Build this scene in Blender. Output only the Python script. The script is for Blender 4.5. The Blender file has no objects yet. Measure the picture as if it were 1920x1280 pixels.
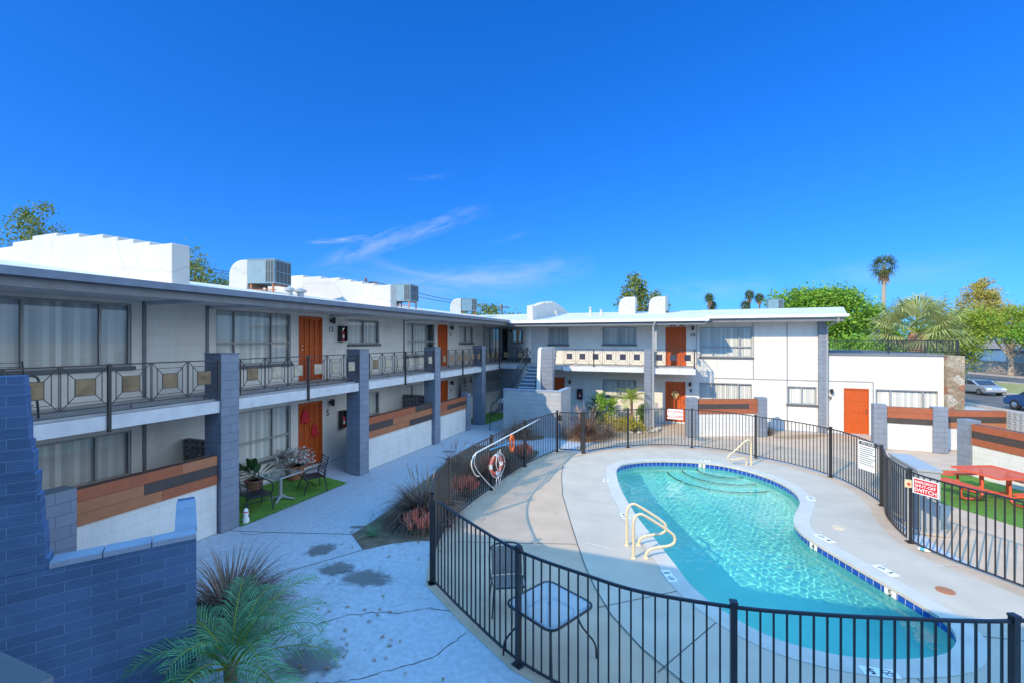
import bpy, bmesh, math, random
import numpy as np
from mathutils import Vector, Matrix
from mathutils.geometry import tessellate_polygon
random.seed(7); RNG = np.random.default_rng(11)
D = bpy.data; SC = bpy.context.scene; COL = SC.collection
R = math.radians
# ------------------------------------------------------------------ camera geometry (surveyed from the photograph)
YAW, FPX, EYE, HOR = R(20.995), 853.0, 4.32, 636.65
SY, CY = math.sin(YAW), math.cos(YAW)
def ray(px, py):
    u = (px-960)/FPX; return (-SY+u*CY, CY+u*SY, -(py-HOR)/FPX)
def G(px, py, z=0.0):
    r = ray(px, py); t = (z-EYE)/r[2]; return Vector((r[0]*t, r[1]*t, z))
def PX(px, py, X):
    r = ray(px, py); t = X/r[0]; return Vector((X, r[1]*t, EYE+r[2]*t))
def PY(px, py, Y):
    r = ray(px, py); t = Y/r[1]; return Vector((r[0]*t, Y, EYE+r[2]*t))
def V(*a): return Vector(a)
# ------------------------------------------------------------------ materials
def nmat(name):
    m = D.materials.new(name); m.use_nodes = True; nt = m.node_tree
    return m, nt, nt.nodes['Principled BSDF']
def link(nt, a, b): nt.links.new(a, b)
def mat(name, col, rough=0.7, var=0.12, scale=3.0, bump=0.0, bscale=40.0, metal=0.0, spec=0.5, detail=6, stain=None):
    """plain paint, plaster, metal or stone with uneven tone, fine grain and optional darker weathering"""
    m, nt, p = nmat(name); N = nt.nodes
    tc = N.new('ShaderNodeTexCoord'); n = N.new('ShaderNodeTexNoise'); n.inputs['Scale'].default_value = scale; n.inputs['Detail'].default_value = detail
    link(nt, tc.outputs['Object'], n.inputs['Vector'])
    r = N.new('ShaderNodeMapRange'); r.inputs[1].default_value = 0.3; r.inputs[2].default_value = 0.7; r.inputs[3].default_value = 1-var; r.inputs[4].default_value = 1+var*0.6
    link(nt, n.outputs['Fac'], r.inputs[0])
    mx = N.new('ShaderNodeMixRGB'); mx.blend_type = 'MULTIPLY'; mx.inputs[0].default_value = 1; mx.inputs[1].default_value = (*col, 1)
    link(nt, r.outputs[0], mx.inputs[2]); out = mx.outputs[0]
    if stain:
        n2 = N.new('ShaderNodeTexNoise'); n2.inputs['Scale'].default_value = stain[1]; n2.inputs['Detail'].default_value = 8; n2.inputs['Roughness'].default_value = 0.65
        link(nt, tc.outputs['Object'], n2.inputs['Vector'])
        r2 = N.new('ShaderNodeMapRange'); r2.inputs[1].default_value = stain[2]; r2.inputs[2].default_value = stain[2]+0.14; r2.inputs[3].default_value = 0; r2.inputs[4].default_value = stain[3]
        link(nt, n2.outputs['Fac'], r2.inputs[0])
        m2 = N.new('ShaderNodeMixRGB'); m2.inputs[2].default_value = (*stain[0], 1); link(nt, r2.outputs[0], m2.inputs[0]); link(nt, out, m2.inputs[1]); out = m2.outputs[0]
    link(nt, out, p.inputs['Base Color'])
    p.inputs['Roughness'].default_value = rough; p.inputs['Metallic'].default_value = metal; p.inputs['Specular IOR Level'].default_value = spec
    if bump:
        nb = N.new('ShaderNodeTexNoise'); nb.inputs['Scale'].default_value = bscale; nb.inputs['Detail'].default_value = 5
        link(nt, tc.outputs['Object'], nb.inputs['Vector'])
        b = N.new('ShaderNodeBump'); b.inputs['Strength'].default_value = bump; b.inputs['Distance'].default_value = 0.02
        link(nt, nb.outputs['Fac'], b.inputs['Height']); link(nt, b.outputs[0], p.inputs['Normal'])
    return m
def blockmat(name, col, bw, bh, joint=0.006, jcol=None, bump=0.6, var=0.10, rough=0.8, jmix=1.0, off=0.5, streak=0.0):
    """painted concrete block: courses follow the wall whichever way it faces"""
    m, nt, p = nmat(name); N = nt.nodes
    g = N.new('ShaderNodeNewGeometry'); tc = N.new('ShaderNodeTexCoord')
    sp = N.new('ShaderNodeSeparateXYZ'); link(nt, g.outputs['Position'], sp.inputs[0])
    sn = N.new('ShaderNodeSeparateXYZ'); link(nt, g.outputs['True Normal'], sn.inputs[0])
    def M(op, a, b=None):
        x = N.new('ShaderNodeMath'); x.operation = op
        for i, q in enumerate((a, b)):
            if q is None: continue
            if isinstance(q, (int, float)): x.inputs[i].default_value = q
            else: link(nt, q, x.inputs[i])
        return x.outputs[0]
    u = M('SUBTRACT', M('MULTIPLY', sp.outputs[0], sn.outputs[1]), M('MULTIPLY', sp.outputs[1], sn.outputs[0]))
    cb = N.new('ShaderNodeCombineXYZ'); link(nt, u, cb.inputs[0]); link(nt, sp.outputs[2], cb.inputs[1])
    br = N.new('ShaderNodeTexBrick'); br.offset = off
    br.inputs['Scale'].default_value = 1; br.inputs['Brick Width'].default_value = bw; br.inputs['Row Height'].default_value = bh
    br.inputs['Mortar Size'].default_value = joint; br.inputs['Mortar Smooth'].default_value = 0.3
    jc = jcol or tuple(c*0.6 for c in col)
    br.inputs['Color1'].default_value = (*col, 1); br.inputs['Color2'].default_value = (*[c*(1-var) for c in col], 1)
    br.inputs['Mortar'].default_value = (*[col[i]*(1-jmix)+jc[i]*jmix for i in range(3)], 1)
    link(nt, cb.outputs[0], br.inputs['Vector'])
    n = N.new('ShaderNodeTexNoise'); n.inputs['Scale'].default_value = 2.2; n.inputs['Detail'].default_value = 7; link(nt, tc.outputs['Object'], n.inputs['Vector'])
    r = N.new('ShaderNodeMapRange'); r.inputs[1].default_value = 0.3; r.inputs[2].default_value = 0.7; r.inputs[3].default_value = 1-var; r.inputs[4].default_value = 1.05; link(nt, n.outputs['Fac'], r.inputs[0])
    mx = N.new('ShaderNodeMixRGB'); mx.blend_type = 'MULTIPLY'; mx.inputs[0].default_value = 1; link(nt, br.outputs['Color'], mx.inputs[1]); link(nt, r.outputs[0], mx.inputs[2])
    bc = mx.outputs[0]
    if streak:      # faint run-off stains and patched paint
        mp = N.new('ShaderNodeMapping'); mp.inputs['Scale'].default_value = (2.6, 2.6, .35); link(nt, tc.outputs['Object'], mp.inputs[0])
        ns = N.new('ShaderNodeTexNoise'); ns.inputs['Scale'].default_value = 1; ns.inputs['Detail'].default_value = 9; ns.inputs['Roughness'].default_value = .65; link(nt, mp.outputs[0], ns.inputs['Vector'])
        rs = N.new('ShaderNodeMapRange'); rs.inputs[1].default_value = .5; rs.inputs[2].default_value = .72; rs.inputs[3].default_value = 0; rs.inputs[4].default_value = streak*2; link(nt, ns.outputs['Fac'], rs.inputs[0])
        ms = N.new('ShaderNodeMixRGB'); ms.inputs[2].default_value = (*[c*.66 for c in col], 1); link(nt, rs.outputs[0], ms.inputs[0]); link(nt, bc, ms.inputs[1]); bc = ms.outputs[0]
    link(nt, bc, p.inputs['Base Color']); p.inputs['Roughness'].default_value = rough
    nb = N.new('ShaderNodeTexNoise'); nb.inputs['Scale'].default_value = 45; link(nt, tc.outputs['Object'], nb.inputs['Vector'])
    h = M('SUBTRACT', M('MULTIPLY', nb.outputs['Fac'], 0.25), br.outputs['Fac'])
    b = N.new('ShaderNodeBump'); b.inputs['Strength'].default_value = bump; b.inputs['Distance'].default_value = 0.012
    link(nt, h, b.inputs['Height']); link(nt, b.outputs[0], p.inputs['Normal'])
    return m
def leafmat(name, c1, c2, rough=0.55, trans=0.25):
    m, nt, p = nmat(name); N = nt.nodes
    g = N.new('ShaderNodeNewGeometry'); cr = N.new('ShaderNodeValToRGB')
    cr.color_ramp.elements[0].color = (*c1, 1); cr.color_ramp.elements[1].color = (*c2, 1)
    link(nt, g.outputs['Random Per Island'], cr.inputs[0]); link(nt, cr.outputs[0], p.inputs['Base Color'])
    p.inputs['Roughness'].default_value = rough; p.inputs['Specular IOR Level'].default_value = 0.25
    if trans:
        tr = N.new('ShaderNodeBsdfTranslucent'); link(nt, cr.outputs[0], tr.inputs[0])
        mx = N.new('ShaderNodeMixShader'); mx.inputs[0].default_value = trans
        link(nt, p.outputs[0], mx.inputs[1]); link(nt, tr.outputs[0], mx.inputs[2]); link(nt, mx.outputs[0], N['Material Output'].inputs[0])
    return m
def schlick(nt, f0, normal=None):
    """reflectance of a thin clear surface, the same from either side"""
    N = nt.nodes; lw = N.new('ShaderNodeLayerWeight'); lw.inputs[0].default_value = .5
    if normal is not None: link(nt, normal, lw.inputs['Normal'])
    p = N.new('ShaderNodeMath'); p.operation = 'POWER'; p.inputs[1].default_value = 5; link(nt, lw.outputs['Facing'], p.inputs[0])
    a = N.new('ShaderNodeMath'); a.operation = 'MULTIPLY_ADD'; a.inputs[1].default_value = 1-f0; a.inputs[2].default_value = f0; link(nt, p.outputs[0], a.inputs[0]); return a.outputs[0]
def glassmat(name, tint=(0.85, 0.9, 0.92), ior=1.5, rough=0.0, gain=1.0):
    m, nt, p = nmat(name); N = nt.nodes; N.remove(p)
    t = N.new('ShaderNodeBsdfTransparent'); t.inputs[0].default_value = (*tint, 1)
    g = N.new('ShaderNodeBsdfGlossy'); g.inputs['Roughness'].default_value = rough
    fo = schlick(nt, ((ior-1)/(ior+1))**2)
    ml = N.new('ShaderNodeMath'); ml.operation = 'MULTIPLY'; ml.inputs[1].default_value = gain; ml.use_clamp = True; link(nt, fo, ml.inputs[0])
    mx = N.new('ShaderNodeMixShader'); link(nt, ml.outputs[0], mx.inputs[0]); link(nt, t.outputs[0], mx.inputs[1]); link(nt, g.outputs[0], mx.inputs[2])
    link(nt, mx.outputs[0], N['Material Output'].inputs[0]); return m
def sheer(name, col, fac, rough=.4):
    """see-through woven or etched sheet: part diffuse, part open"""
    m, nt, p = nmat(name); N = nt.nodes; p.inputs['Base Color'].default_value = (*col, 1); p.inputs['Roughness'].default_value = rough
    t = N.new('ShaderNodeBsdfTransparent'); mx = N.new('ShaderNodeMixShader'); mx.inputs[0].default_value = fac; link(nt, t.outputs[0], mx.inputs[1]); link(nt, p.outputs[0], mx.inputs[2]); link(nt, mx.outputs[0], N['Material Output'].inputs[0]); return m
M = {}
M['white'] = blockmat('white painted block', (0.71, 0.695, 0.66), 0.41, 0.2, 0.004, (0.52, 0.51, 0.50), 0.5, 0.04, jmix=0.5, streak=.20)
M['white_paint'] = mat('white paint', (0.80, 0.80, 0.78), 0.6, 0.05, 2.0)
M['roof'] = mat('white roof coating', (0.58, 0.565, 0.53), 0.75, 0.10, 1.5, 0.25, 9.0, stain=((0.36, 0.31, 0.26), 1.1, 0.57, 0.55))
M['foam'] = mat('white foam coating', (0.53, 0.515, 0.485), 0.75, 0.08, 1.2, 0.5, 5.0, stain=((0.45, 0.42, 0.38), 1.6, 0.6, 0.35))
def seams(m):
    nt = m.node_tree; N = nt.nodes; p = N['Principled BSDF']; src = p.inputs['Base Color'].links[0].from_socket; tc = N.new('ShaderNodeTexCoord'); v = N.new('ShaderNodeTexVoronoi'); v.feature = 'DISTANCE_TO_EDGE'; v.inputs['Scale'].default_value = .55
    n = N.new('ShaderNodeTexNoise'); n.inputs['Scale'].default_value = 2.5; n.inputs['Detail'].default_value = 6; a = N.new('ShaderNodeMixRGB'); a.blend_type = 'ADD'; a.inputs[0].default_value = .35; link(nt, tc.outputs['Object'], n.inputs['Vector']); link(nt, tc.outputs['Object'], a.inputs[1]); link(nt, n.outputs['Color'], a.inputs[2]); link(nt, a.outputs[0], v.inputs['Vector'])
    r = N.new('ShaderNodeMapRange'); r.inputs[1].default_value = .006; r.inputs[2].default_value = .022; r.inputs[3].default_value = .28; r.inputs[4].default_value = 0; link(nt, v.outputs['Distance'], r.inputs[0]); x = N.new('ShaderNodeMixRGB'); x.inputs[2].default_value = (.30, .28, .25, 1); link(nt, r.outputs[0], x.inputs[0]); link(nt, src, x.inputs[1]); link(nt, x.outputs[0], p.inputs['Base Color'])
seams(M['foam'])
M['block'] = blockmat('grey painted block', (0.215, 0.25, 0.315), 0.41, 0.2, 0.006, (0.16, 0.17, 0.19), 0.7, 0.10)
M['block_pale'] = blockmat('pale grey painted block', (0.40, 0.41, 0.43), 0.41, 0.2, 0.006, (0.28, 0.29, 0.30), 0.6, 0.08)
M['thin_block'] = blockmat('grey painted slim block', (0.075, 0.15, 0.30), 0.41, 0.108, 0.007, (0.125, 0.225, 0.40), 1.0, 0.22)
M['coping'] = mat('grey painted coping', (0.27, 0.33, 0.43), 0.7, 0.12, 4, 0.3, 50)
M['grey_trim'] = mat('grey trim paint', (0.17, 0.18, 0.20), 0.55, 0.15, 5)
M['gutter'] = mat('slate gutter paint', (0.15, 0.19, 0.26), 0.45, 0.2, 4)
M['soffit'] = mat('pale grey soffit', (0.66, 0.67, 0.69), 0.7, 0.08, 3)
M['slab'] = mat('balcony slab', (0.46, 0.46, 0.47), 0.75, 0.2, 2.5, 0.25, 30, stain=((0.25, 0.24, 0.24), 2.0, 0.58, 0.6))
M['slab_edge'] = mat('painted slab edge', (0.62, 0.63, 0.65), 0.7, 0.12, 3.5, 0.2, 30, stain=((0.3, 0.3, 0.31), 2.4, 0.6, 0.5))
M['door'] = mat('orange screen mesh', (0.53, 0.09, 0.010), 0.6, 0.06, 6, 0.4, 400)
M['door_bar'] = mat('orange door bars', (0.61, 0.125, 0.018), 0.5, 0.05, 6)
M['wood_rust'] = mat('rust stained board', (0.36, 0.105, 0.045), 0.6, 0.12, 5, 0.15, 60)
M['wood_tan'] = mat('tan stained board', (0.40, 0.155, 0.070), 0.6, 0.12, 5, 0.15, 60)
M['wood_dark'] = mat('dark stained board', (0.065, 0.050, 0.045), 0.6, 0.15, 5, 0.15, 60)
M['black'] = mat('black powder coat', (0.030, 0.031, 0.036), 0.34, 0.2, 8)
M['frame'] = mat('window frame grey', (0.33, 0.34, 0.35), 0.45, 0.08, 5)
M['sill'] = mat('dark grey sill', (0.10, 0.11, 0.125), 0.6, 0.1, 5)
M['blind'] = leafmat('vertical blinds', (0.60, 0.61, 0.61), (0.90, 0.90, 0.88), .6, 0)  # slat tones vary to stand in for shading on the tilted slats
M['dark'] = mat('dark interior', (0.03, 0.03, 0.035), 0.8, 0.1, 4)
M['glass'] = glassmat('window glass', (0.95, 0.97, 0.97), 1.5, 0.0, 1.9)
M['clear_glass'] = glassmat('table glass', (0.72, 0.84, 0.86), 1.45, 0.06, 1.5)
M['amber'] = mat('smoked amber panel', (0.24, 0.16, 0.085), 0.28, 0.45, 5)
M['smoke'] = mat('smoked blue panel', (0.055, 0.055, 0.085), 0.3, 0.4, 5)
M['amber_pale'] = mat('pale amber panel', (0.44, 0.39, 0.29), 0.3, 0.3, 5)
M['lamp'] = mat('dark lamp metal', (0.03, 0.032, 0.04), 0.4, 0.1, 9)
M['chrome'] = mat('bright metal', (0.75, 0.75, 0.74), 0.2, 0.05, 9, metal=1.0)
M['ac_box'] = mat('air conditioner casing', (0.16, 0.26, 0.31), 0.5, 0.12, 3, stain=((0.30, 0.24, 0.18), 3, 0.63, 0.6))
M['ac_grille'] = mat('air conditioner coil', (0.055, 0.065, 0.075), 0.6, 0.2, 30)
M['cream'] = mat('cream pool rail', (0.72, 0.58, 0.38), 0.35, 0.06, 8)
M['coral'] = mat('coral plastic coating', (0.72, 0.115, 0.055), 0.45, 0.06, 5)
M['concrete'] = mat('courtyard concrete', (0.45, 0.485, 0.545), 0.85, 0.16, 11.0, 0.4, 60, stain=((0.30, 0.32, 0.355), 1.0, 0.54, 0.45), detail=14)
M['deck_grey'] = mat('grey pool deck', (0.52, 0.45, 0.365), 0.85, 0.10, 1.3, 0.2, 90, stain=((0.38, 0.355, 0.32), 0.9, 0.58, 0.5))
M['deck_tan'] = mat('tan pool deck', (0.54, 0.40, 0.29), 0.85, 0.12, 1.6, 0.2, 90, stain=((0.36, 0.27, 0.2), 1.2, 0.6, 0.45))
M['joint'] = mat('dark joint', (0.10, 0.095, 0.09), 0.9, 0.2, 6)
M['joint_pale'] = mat('pale joint', (0.62, 0.60, 0.56), 0.9, 0.2, 6)
M['kerb'] = mat('kerb concrete', (0.46, 0.42, 0.37), 0.85, 0.12, 2, 0.2, 60)
M['asphalt'] = mat('asphalt', (0.115, 0.105, 0.10), 0.9, 0.25, 0.6, 0.3, 80)
M['dirt'] = mat('bare dirt', (0.30, 0.20, 0.135), 0.95, 0.25, 1.5, 0.5, 25)
M['soil'] = mat('planting soil', (0.17, 0.125, 0.09), 0.95, 0.35, 4, 0.8, 40)
M['gravel'] = mat('tan gravel', (0.42, 0.30, 0.19), 0.95, 0.35, 14, 0.8, 60)
M['dry_grass'] = mat('dry verge grass', (0.30, 0.29, 0.10), 0.95, 0.35, 2.5, 0.6, 40)
M['desert'] = mat('dusty ground', (0.36, 0.28, 0.20), 0.95, 0.2, 0.3, 0.3, 10)
M['turf'] = mat('artificial turf', (0.12, 0.28, 0.03), 0.9, 0.3, 9, 0.9, 180)
M['orange'] = mat('orange float', (0.75, 0.14, 0.03), 0.5, 0.08, 8)
M['red'] = mat('red sign paint', (0.60, 0.02, 0.035), 0.5, 0.04, 8)
M['sign_white'] = mat('white sign', (0.82, 0.82, 0.80), 0.45, 0.03, 8)
M['ink'] = mat('black lettering', (0.02, 0.02, 0.025), 0.5, 0.1, 8)
M['rope'] = mat('white rope', (0.75, 0.73, 0.70), 0.8, 0.1, 30)
M['blue'] = mat('blue pole', (0.05, 0.35, 0.62), 0.4, 0.1, 8)
M['plaster'] = mat('pool plaster', (0.86, 0.90, 0.88), 0.7, 0.06, 1.2)
M['terracotta'] = mat('terracotta', (0.36, 0.15, 0.085), 0.8, 0.2, 8)
M['bark'] = mat('pale bark', (0.40, 0.34, 0.27), 0.9, 0.35, 9, 0.8, 30)
M['bark_dark'] = mat('brown bark', (0.16, 0.11, 0.075), 0.95, 0.4, 12, 0.9, 30)
M['palm_bark'] = mat('shaggy palm bark', (0.33, 0.17, 0.105), 0.95, 0.5, 11, 1.0, 22)
M['car_silver'] = mat('silver car paint', (0.34, 0.36, 0.39), 0.25, 0.04, 3, metal=0.4)
M['car_blue'] = mat('dark blue car paint', (0.015, 0.07, 0.22), 0.2, 0.05, 3, metal=0.2)
M['tyre'] = mat('tyre rubber', (0.02, 0.02, 0.02), 0.8, 0.1, 9)
M['car_glass'] = mat('car window', (0.02, 0.03, 0.05), 0.08, 0.05, 3)
M['lens_red'] = mat('red lens', (0.5, 0.02, 0.02), 0.2, 0.02, 3)
M['bark_tile'] = mat('grey roof tile', (0.25, 0.21, 0.19), 0.9, 0.4, 6, 0.6, 20)
M['cabinet'] = mat('grey utility paint', (0.36, 0.38, 0.39), 0.5, 0.06, 3)
M['stone'] = None
# ------------------------------------------------------------------ mesh builder
WOFF = {}
class MB:
    def __init__(s): s.v = []; s.f = []; s.m = []; s.cur = 0
    def add(s, vs, fs):
        o = len(s.v); s.v += [tuple(v) for v in vs]; s.f += [tuple(i+o for i in f) for f in fs]; s.m += [s.cur]*len(fs); return s
    def box(s, x0, x1, y0, y1, z0, z1):
        x0, x1 = sorted((x0, x1)); y0, y1 = sorted((y0, y1)); z0, z1 = sorted((z0, z1))
        return s.add([(x0,y0,z0),(x1,y0,z0),(x1,y1,z0),(x0,y1,z0),(x0,y0,z1),(x1,y0,z1),(x1,y1,z1),(x0,y1,z1)],
                     [(0,3,2,1),(4,5,6,7),(0,1,5,4),(1,2,6,5),(2,3,7,6),(3,0,4,7)])
    def obox(s, c, a, b, h):
        c, a, b, h = map(Vector, (c, a, b, h)); vs = [c+sa*a+sb*b+sh*h for sh in (-1,1) for sa, sb in ((-1,-1),(1,-1),(1,1),(-1,1))]
        return s.add(vs, [(0,3,2,1),(4,5,6,7),(0,1,5,4),(1,2,6,5),(2,3,7,6),(3,0,4,7)])
    def bar(s, p, q, w, h=None, up=(0,0,1)):
        p, q, up = Vector(p), Vector(q), Vector(up); d = (q-p)
        if d.length < 1e-6: return s
        dn = d.normalized()
        if abs(dn.dot(up)) > 0.99: up = Vector((0,1,0)) if abs(dn.y) < .9 else Vector((1,0,0))
        a = dn.cross(up).normalized(); b = a.cross(dn).normalized(); h = w if h is None else h
        return s.obox((p+q)/2, d/2, a*(w/2), b*(h/2))
    def tube(s, pts, r, n=8, closed=False, cap=True):
        pts = [Vector(p) for p in pts]; k = len(pts); rs = r if isinstance(r, (list, tuple)) else [r]*k
        ref = None; o = len(s.v); vs = []; fs = []
        for i, p in enumerate(pts):
            t = (pts[(i+1) % k]-pts[i-1]) if closed else (pts[min(i+1, k-1)]-pts[max(i-1, 0)])
            t = t.normalized() if t.length > 1e-9 else Vector((0,0,1))
            if ref is None: ref = Vector((0,0,1)) if abs(t.z) < .9 else Vector((1,0,0))
            a = (ref-t*ref.dot(t)).normalized(); b = t.cross(a); ref = a
            for j in range(n):
                an = 2*math.pi*j/n; vs.append(p+rs[i]*(math.cos(an)*a+math.sin(an)*b))
        for i in range(k if closed else k-1):
            i2 = (i+1) % k
            for j in range(n): fs.append((i*n+j, i*n+(j+1) % n, i2*n+(j+1) % n, i2*n+j))
        if cap and not closed: fs.append(tuple(reversed(range(n)))); fs.append(tuple(range((k-1)*n, k*n)))
        return s.add(vs, fs)
    def lathe(s, prof, c=(0,0,0), n=16):
        vs = []; fs = []; k = len(prof)
        for r, z in prof:
            for j in range(n): an = 2*math.pi*j/n; vs.append((c[0]+r*math.cos(an), c[1]+r*math.sin(an), c[2]+z))
        for i in range(k-1):
            for j in range(n): fs.append((i*n+j, i*n+(j+1) % n, (i+1)*n+(j+1) % n, (i+1)*n+j))
        fs.append(tuple(reversed(range(n)))); fs.append(tuple(range((k-1)*n, k*n)))
        return s.add(vs, fs)
    def prism(s, poly, ax, lo, hi):
        """extrude a 2-D outline along axis ax ('x','y','z')"""
        def mk(p, t): return {'x': (t, p[0], p[1]), 'y': (p[0], t, p[1]), 'z': (p[0], p[1], t)}[ax]
        n = len(poly); vs = [mk(p, lo) for p in poly]+[mk(p, hi) for p in poly]
        tri = tessellate_polygon([[Vector((p[0], p[1], 0)) for p in poly]])
        fs = [tuple(t) for t in tri]+[tuple(i+n for i in reversed(t)) for t in tri]
        fs += [(i, (i+1) % n, (i+1) % n+n, i+n) for i in range(n)]
        return s.add(vs, fs)
    def text(s, txt, org, right, up, size, ext=0.004, align='CENTER'):
        cu = D.curves.new('t', 'FONT'); cu.body = txt; cu.size = 1.0; cu.align_x = align; cu.align_y = 'CENTER'; cu.resolution_u = 3; cu.offset = .018
        ob = D.objects.new('t', cu); me = D.meshes.new_from_object(ob)
        org, right, up = Vector(org), Vector(right).normalized(), Vector(up).normalized(); nrm = right.cross(up)
        s.add([org+right*(v.co.x*size)+up*(v.co.y*size)+nrm*ext for v in me.vertices], [tuple(p.vertices) for p in me.polygons])
        D.objects.remove(ob); D.curves.remove(cu); D.meshes.remove(me); return s
    def build(s, name, m, parent=None, smooth=False, at=None, fix=True):
        off = Vector(at) if at is not None else (WOFF[parent] if parent else Vector())
        me = D.meshes.new(name); me.from_pydata([(v[0]-off.x, v[1]-off.y, v[2]-off.z) for v in s.v], [], s.f)
        for mm in (m if isinstance(m, (list, tuple)) else [m]): me.materials.append(M[mm] if isinstance(mm, str) else mm)
        if any(s.m): me.polygons.foreach_set('material_index', s.m)
        if fix and len(s.f) < 20000:
            bm = bmesh.new(); bm.from_mesh(me); bmesh.ops.recalc_face_normals(bm, faces=bm.faces); bm.to_mesh(me); bm.free()
        if smooth:
            me.polygons.foreach_set('use_smooth', [True]*len(me.polygons))
            if smooth != 'full': me.set_sharp_from_angle(angle=R(40))
        o = D.objects.new(name, me); COL.objects.link(o)
        if parent: o.parent = parent
        elif at is not None: o.location = off
        WOFF[o] = off; return o
def tag(o, label, cat, group=None, kind=None):
    if label: o['label'] = label
    if cat: o['category'] = cat
    if group: o['group'] = group
    if kind: o['kind'] = kind
    return o
def thing(name, loc, label, cat, group=None):
    o = D.objects.new(name, None); o.empty_display_size = .1; COL.objects.link(o); o.location = loc; WOFF[o] = Vector(loc); return tag(o, label, cat, group)
def struct(o): o['kind'] = 'structure'; return o
def dup(root, loc, rotz, label=None, scale=None):
    r = root.copy(); COL.objects.link(r); r.location = loc; r.rotation_euler = (0, 0, rotz)
    if scale: r.scale = (scale,)*3
    if label: r['label'] = label
    for ch in list(root.children):
        c = ch.copy(); COL.objects.link(c); c.parent = r
        for g in list(ch.children):
            d = g.copy(); COL.objects.link(d); d.parent = c
    return r
def sheet(name, outer, holes, z, m):
    loops = [[Vector((p[0], p[1], 0)) for p in L] for L in [outer]+list(holes)]
    tri = tessellate_polygon(loops); vs = [(v.x, v.y, z) for L in loops for v in L]
    mb = MB(); mb.add(vs, [tuple(t) for t in tri]); o = mb.build(name, m, fix=False)
    bm = bmesh.new(); bm.from_mesh(o.data)
    for f in bm.faces:
        f.normal_update()
        if f.normal.z < 0: f.normal_flip()
    bm.to_mesh(o.data); bm.free(); return o
def smoothloop(pts, k=6):
    """closed Catmull-Rom"""
    n = len(pts); out = []
    for i in range(n):
        p0, p1, p2, p3 = (Vector(pts[(i+j-1) % n]) for j in range(4))
        for q in range(k):
            t = q/k; out.append(0.5*((2*p1)+(-p0+p2)*t+(2*p0-5*p1+4*p2-p3)*t*t+(-p0+3*p1-3*p2+p3)*t**3))
    return out
def smoothline(pts, k=8):
    P = [Vector(p) for p in pts]; P = [2*P[0]-P[1]]+P+[2*P[-1]-P[-2]]; out = []
    for i in range(1, len(P)-2):
        p0, p1, p2, p3 = P[i-1:i+3]
        for q in range(k):
            t = q/k; out.append(0.5*((2*p1)+(-p0+p2)*t+(2*p0-5*p1+4*p2-p3)*t*t+(-p0+3*p1-3*p2+p3)*t**3))
    return out+[P[-2]]
# ------------------------------------------------------------------ building kit: walls with real openings, windows, doors, railings
def at(pl, c, a, z, off=0.0):
    return (c+off, a, z) if pl == 'X' else (a, c-off, z)
def obx(mb, pl, c, a0, a1, z0, z1, o0, o1):
    p, q = at(pl, c, a0, z0, o0), at(pl, c, a1, z1, o1); return mb.box(p[0], q[0], p[1], q[1], p[2], q[2])
def open_wall(mb, pl, c, a0, a1, z0, z1, ops, depth=0.16):
    As = sorted({a0, a1}|{x for o in ops for x in o[:2]}); Zs = sorted({z0, z1}|{x for o in ops for x in o[2:]})
    for i in range(len(As)-1):
        for j in range(len(Zs)-1):
            am, zm = (As[i]+As[i+1])/2, (Zs[j]+Zs[j+1])/2
            if any(o[0] < am < o[1] and o[2] < zm < o[3] for o in ops): continue
            q = [at(pl, c, a, z) for a, z in ((As[i], Zs[j]), (As[i+1], Zs[j]), (As[i+1], Zs[j+1]), (As[i], Zs[j+1]))]
            mb.add(q, [(0,1,2,3)])
    for o in ops:
        f = [at(pl, c, a, z) for a, z in ((o[0],o[2]),(o[1],o[2]),(o[1],o[3]),(o[0],o[3]))]
        b = [at(pl, c, a, z, -depth) for a, z in ((o[0],o[2]),(o[1],o[2]),(o[1],o[3]),(o[0],o[3]))]
        mb.add(f+b, [(i, (i+1) % 4, (i+1) % 4+4, i+4) for i in range(4)])
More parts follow.
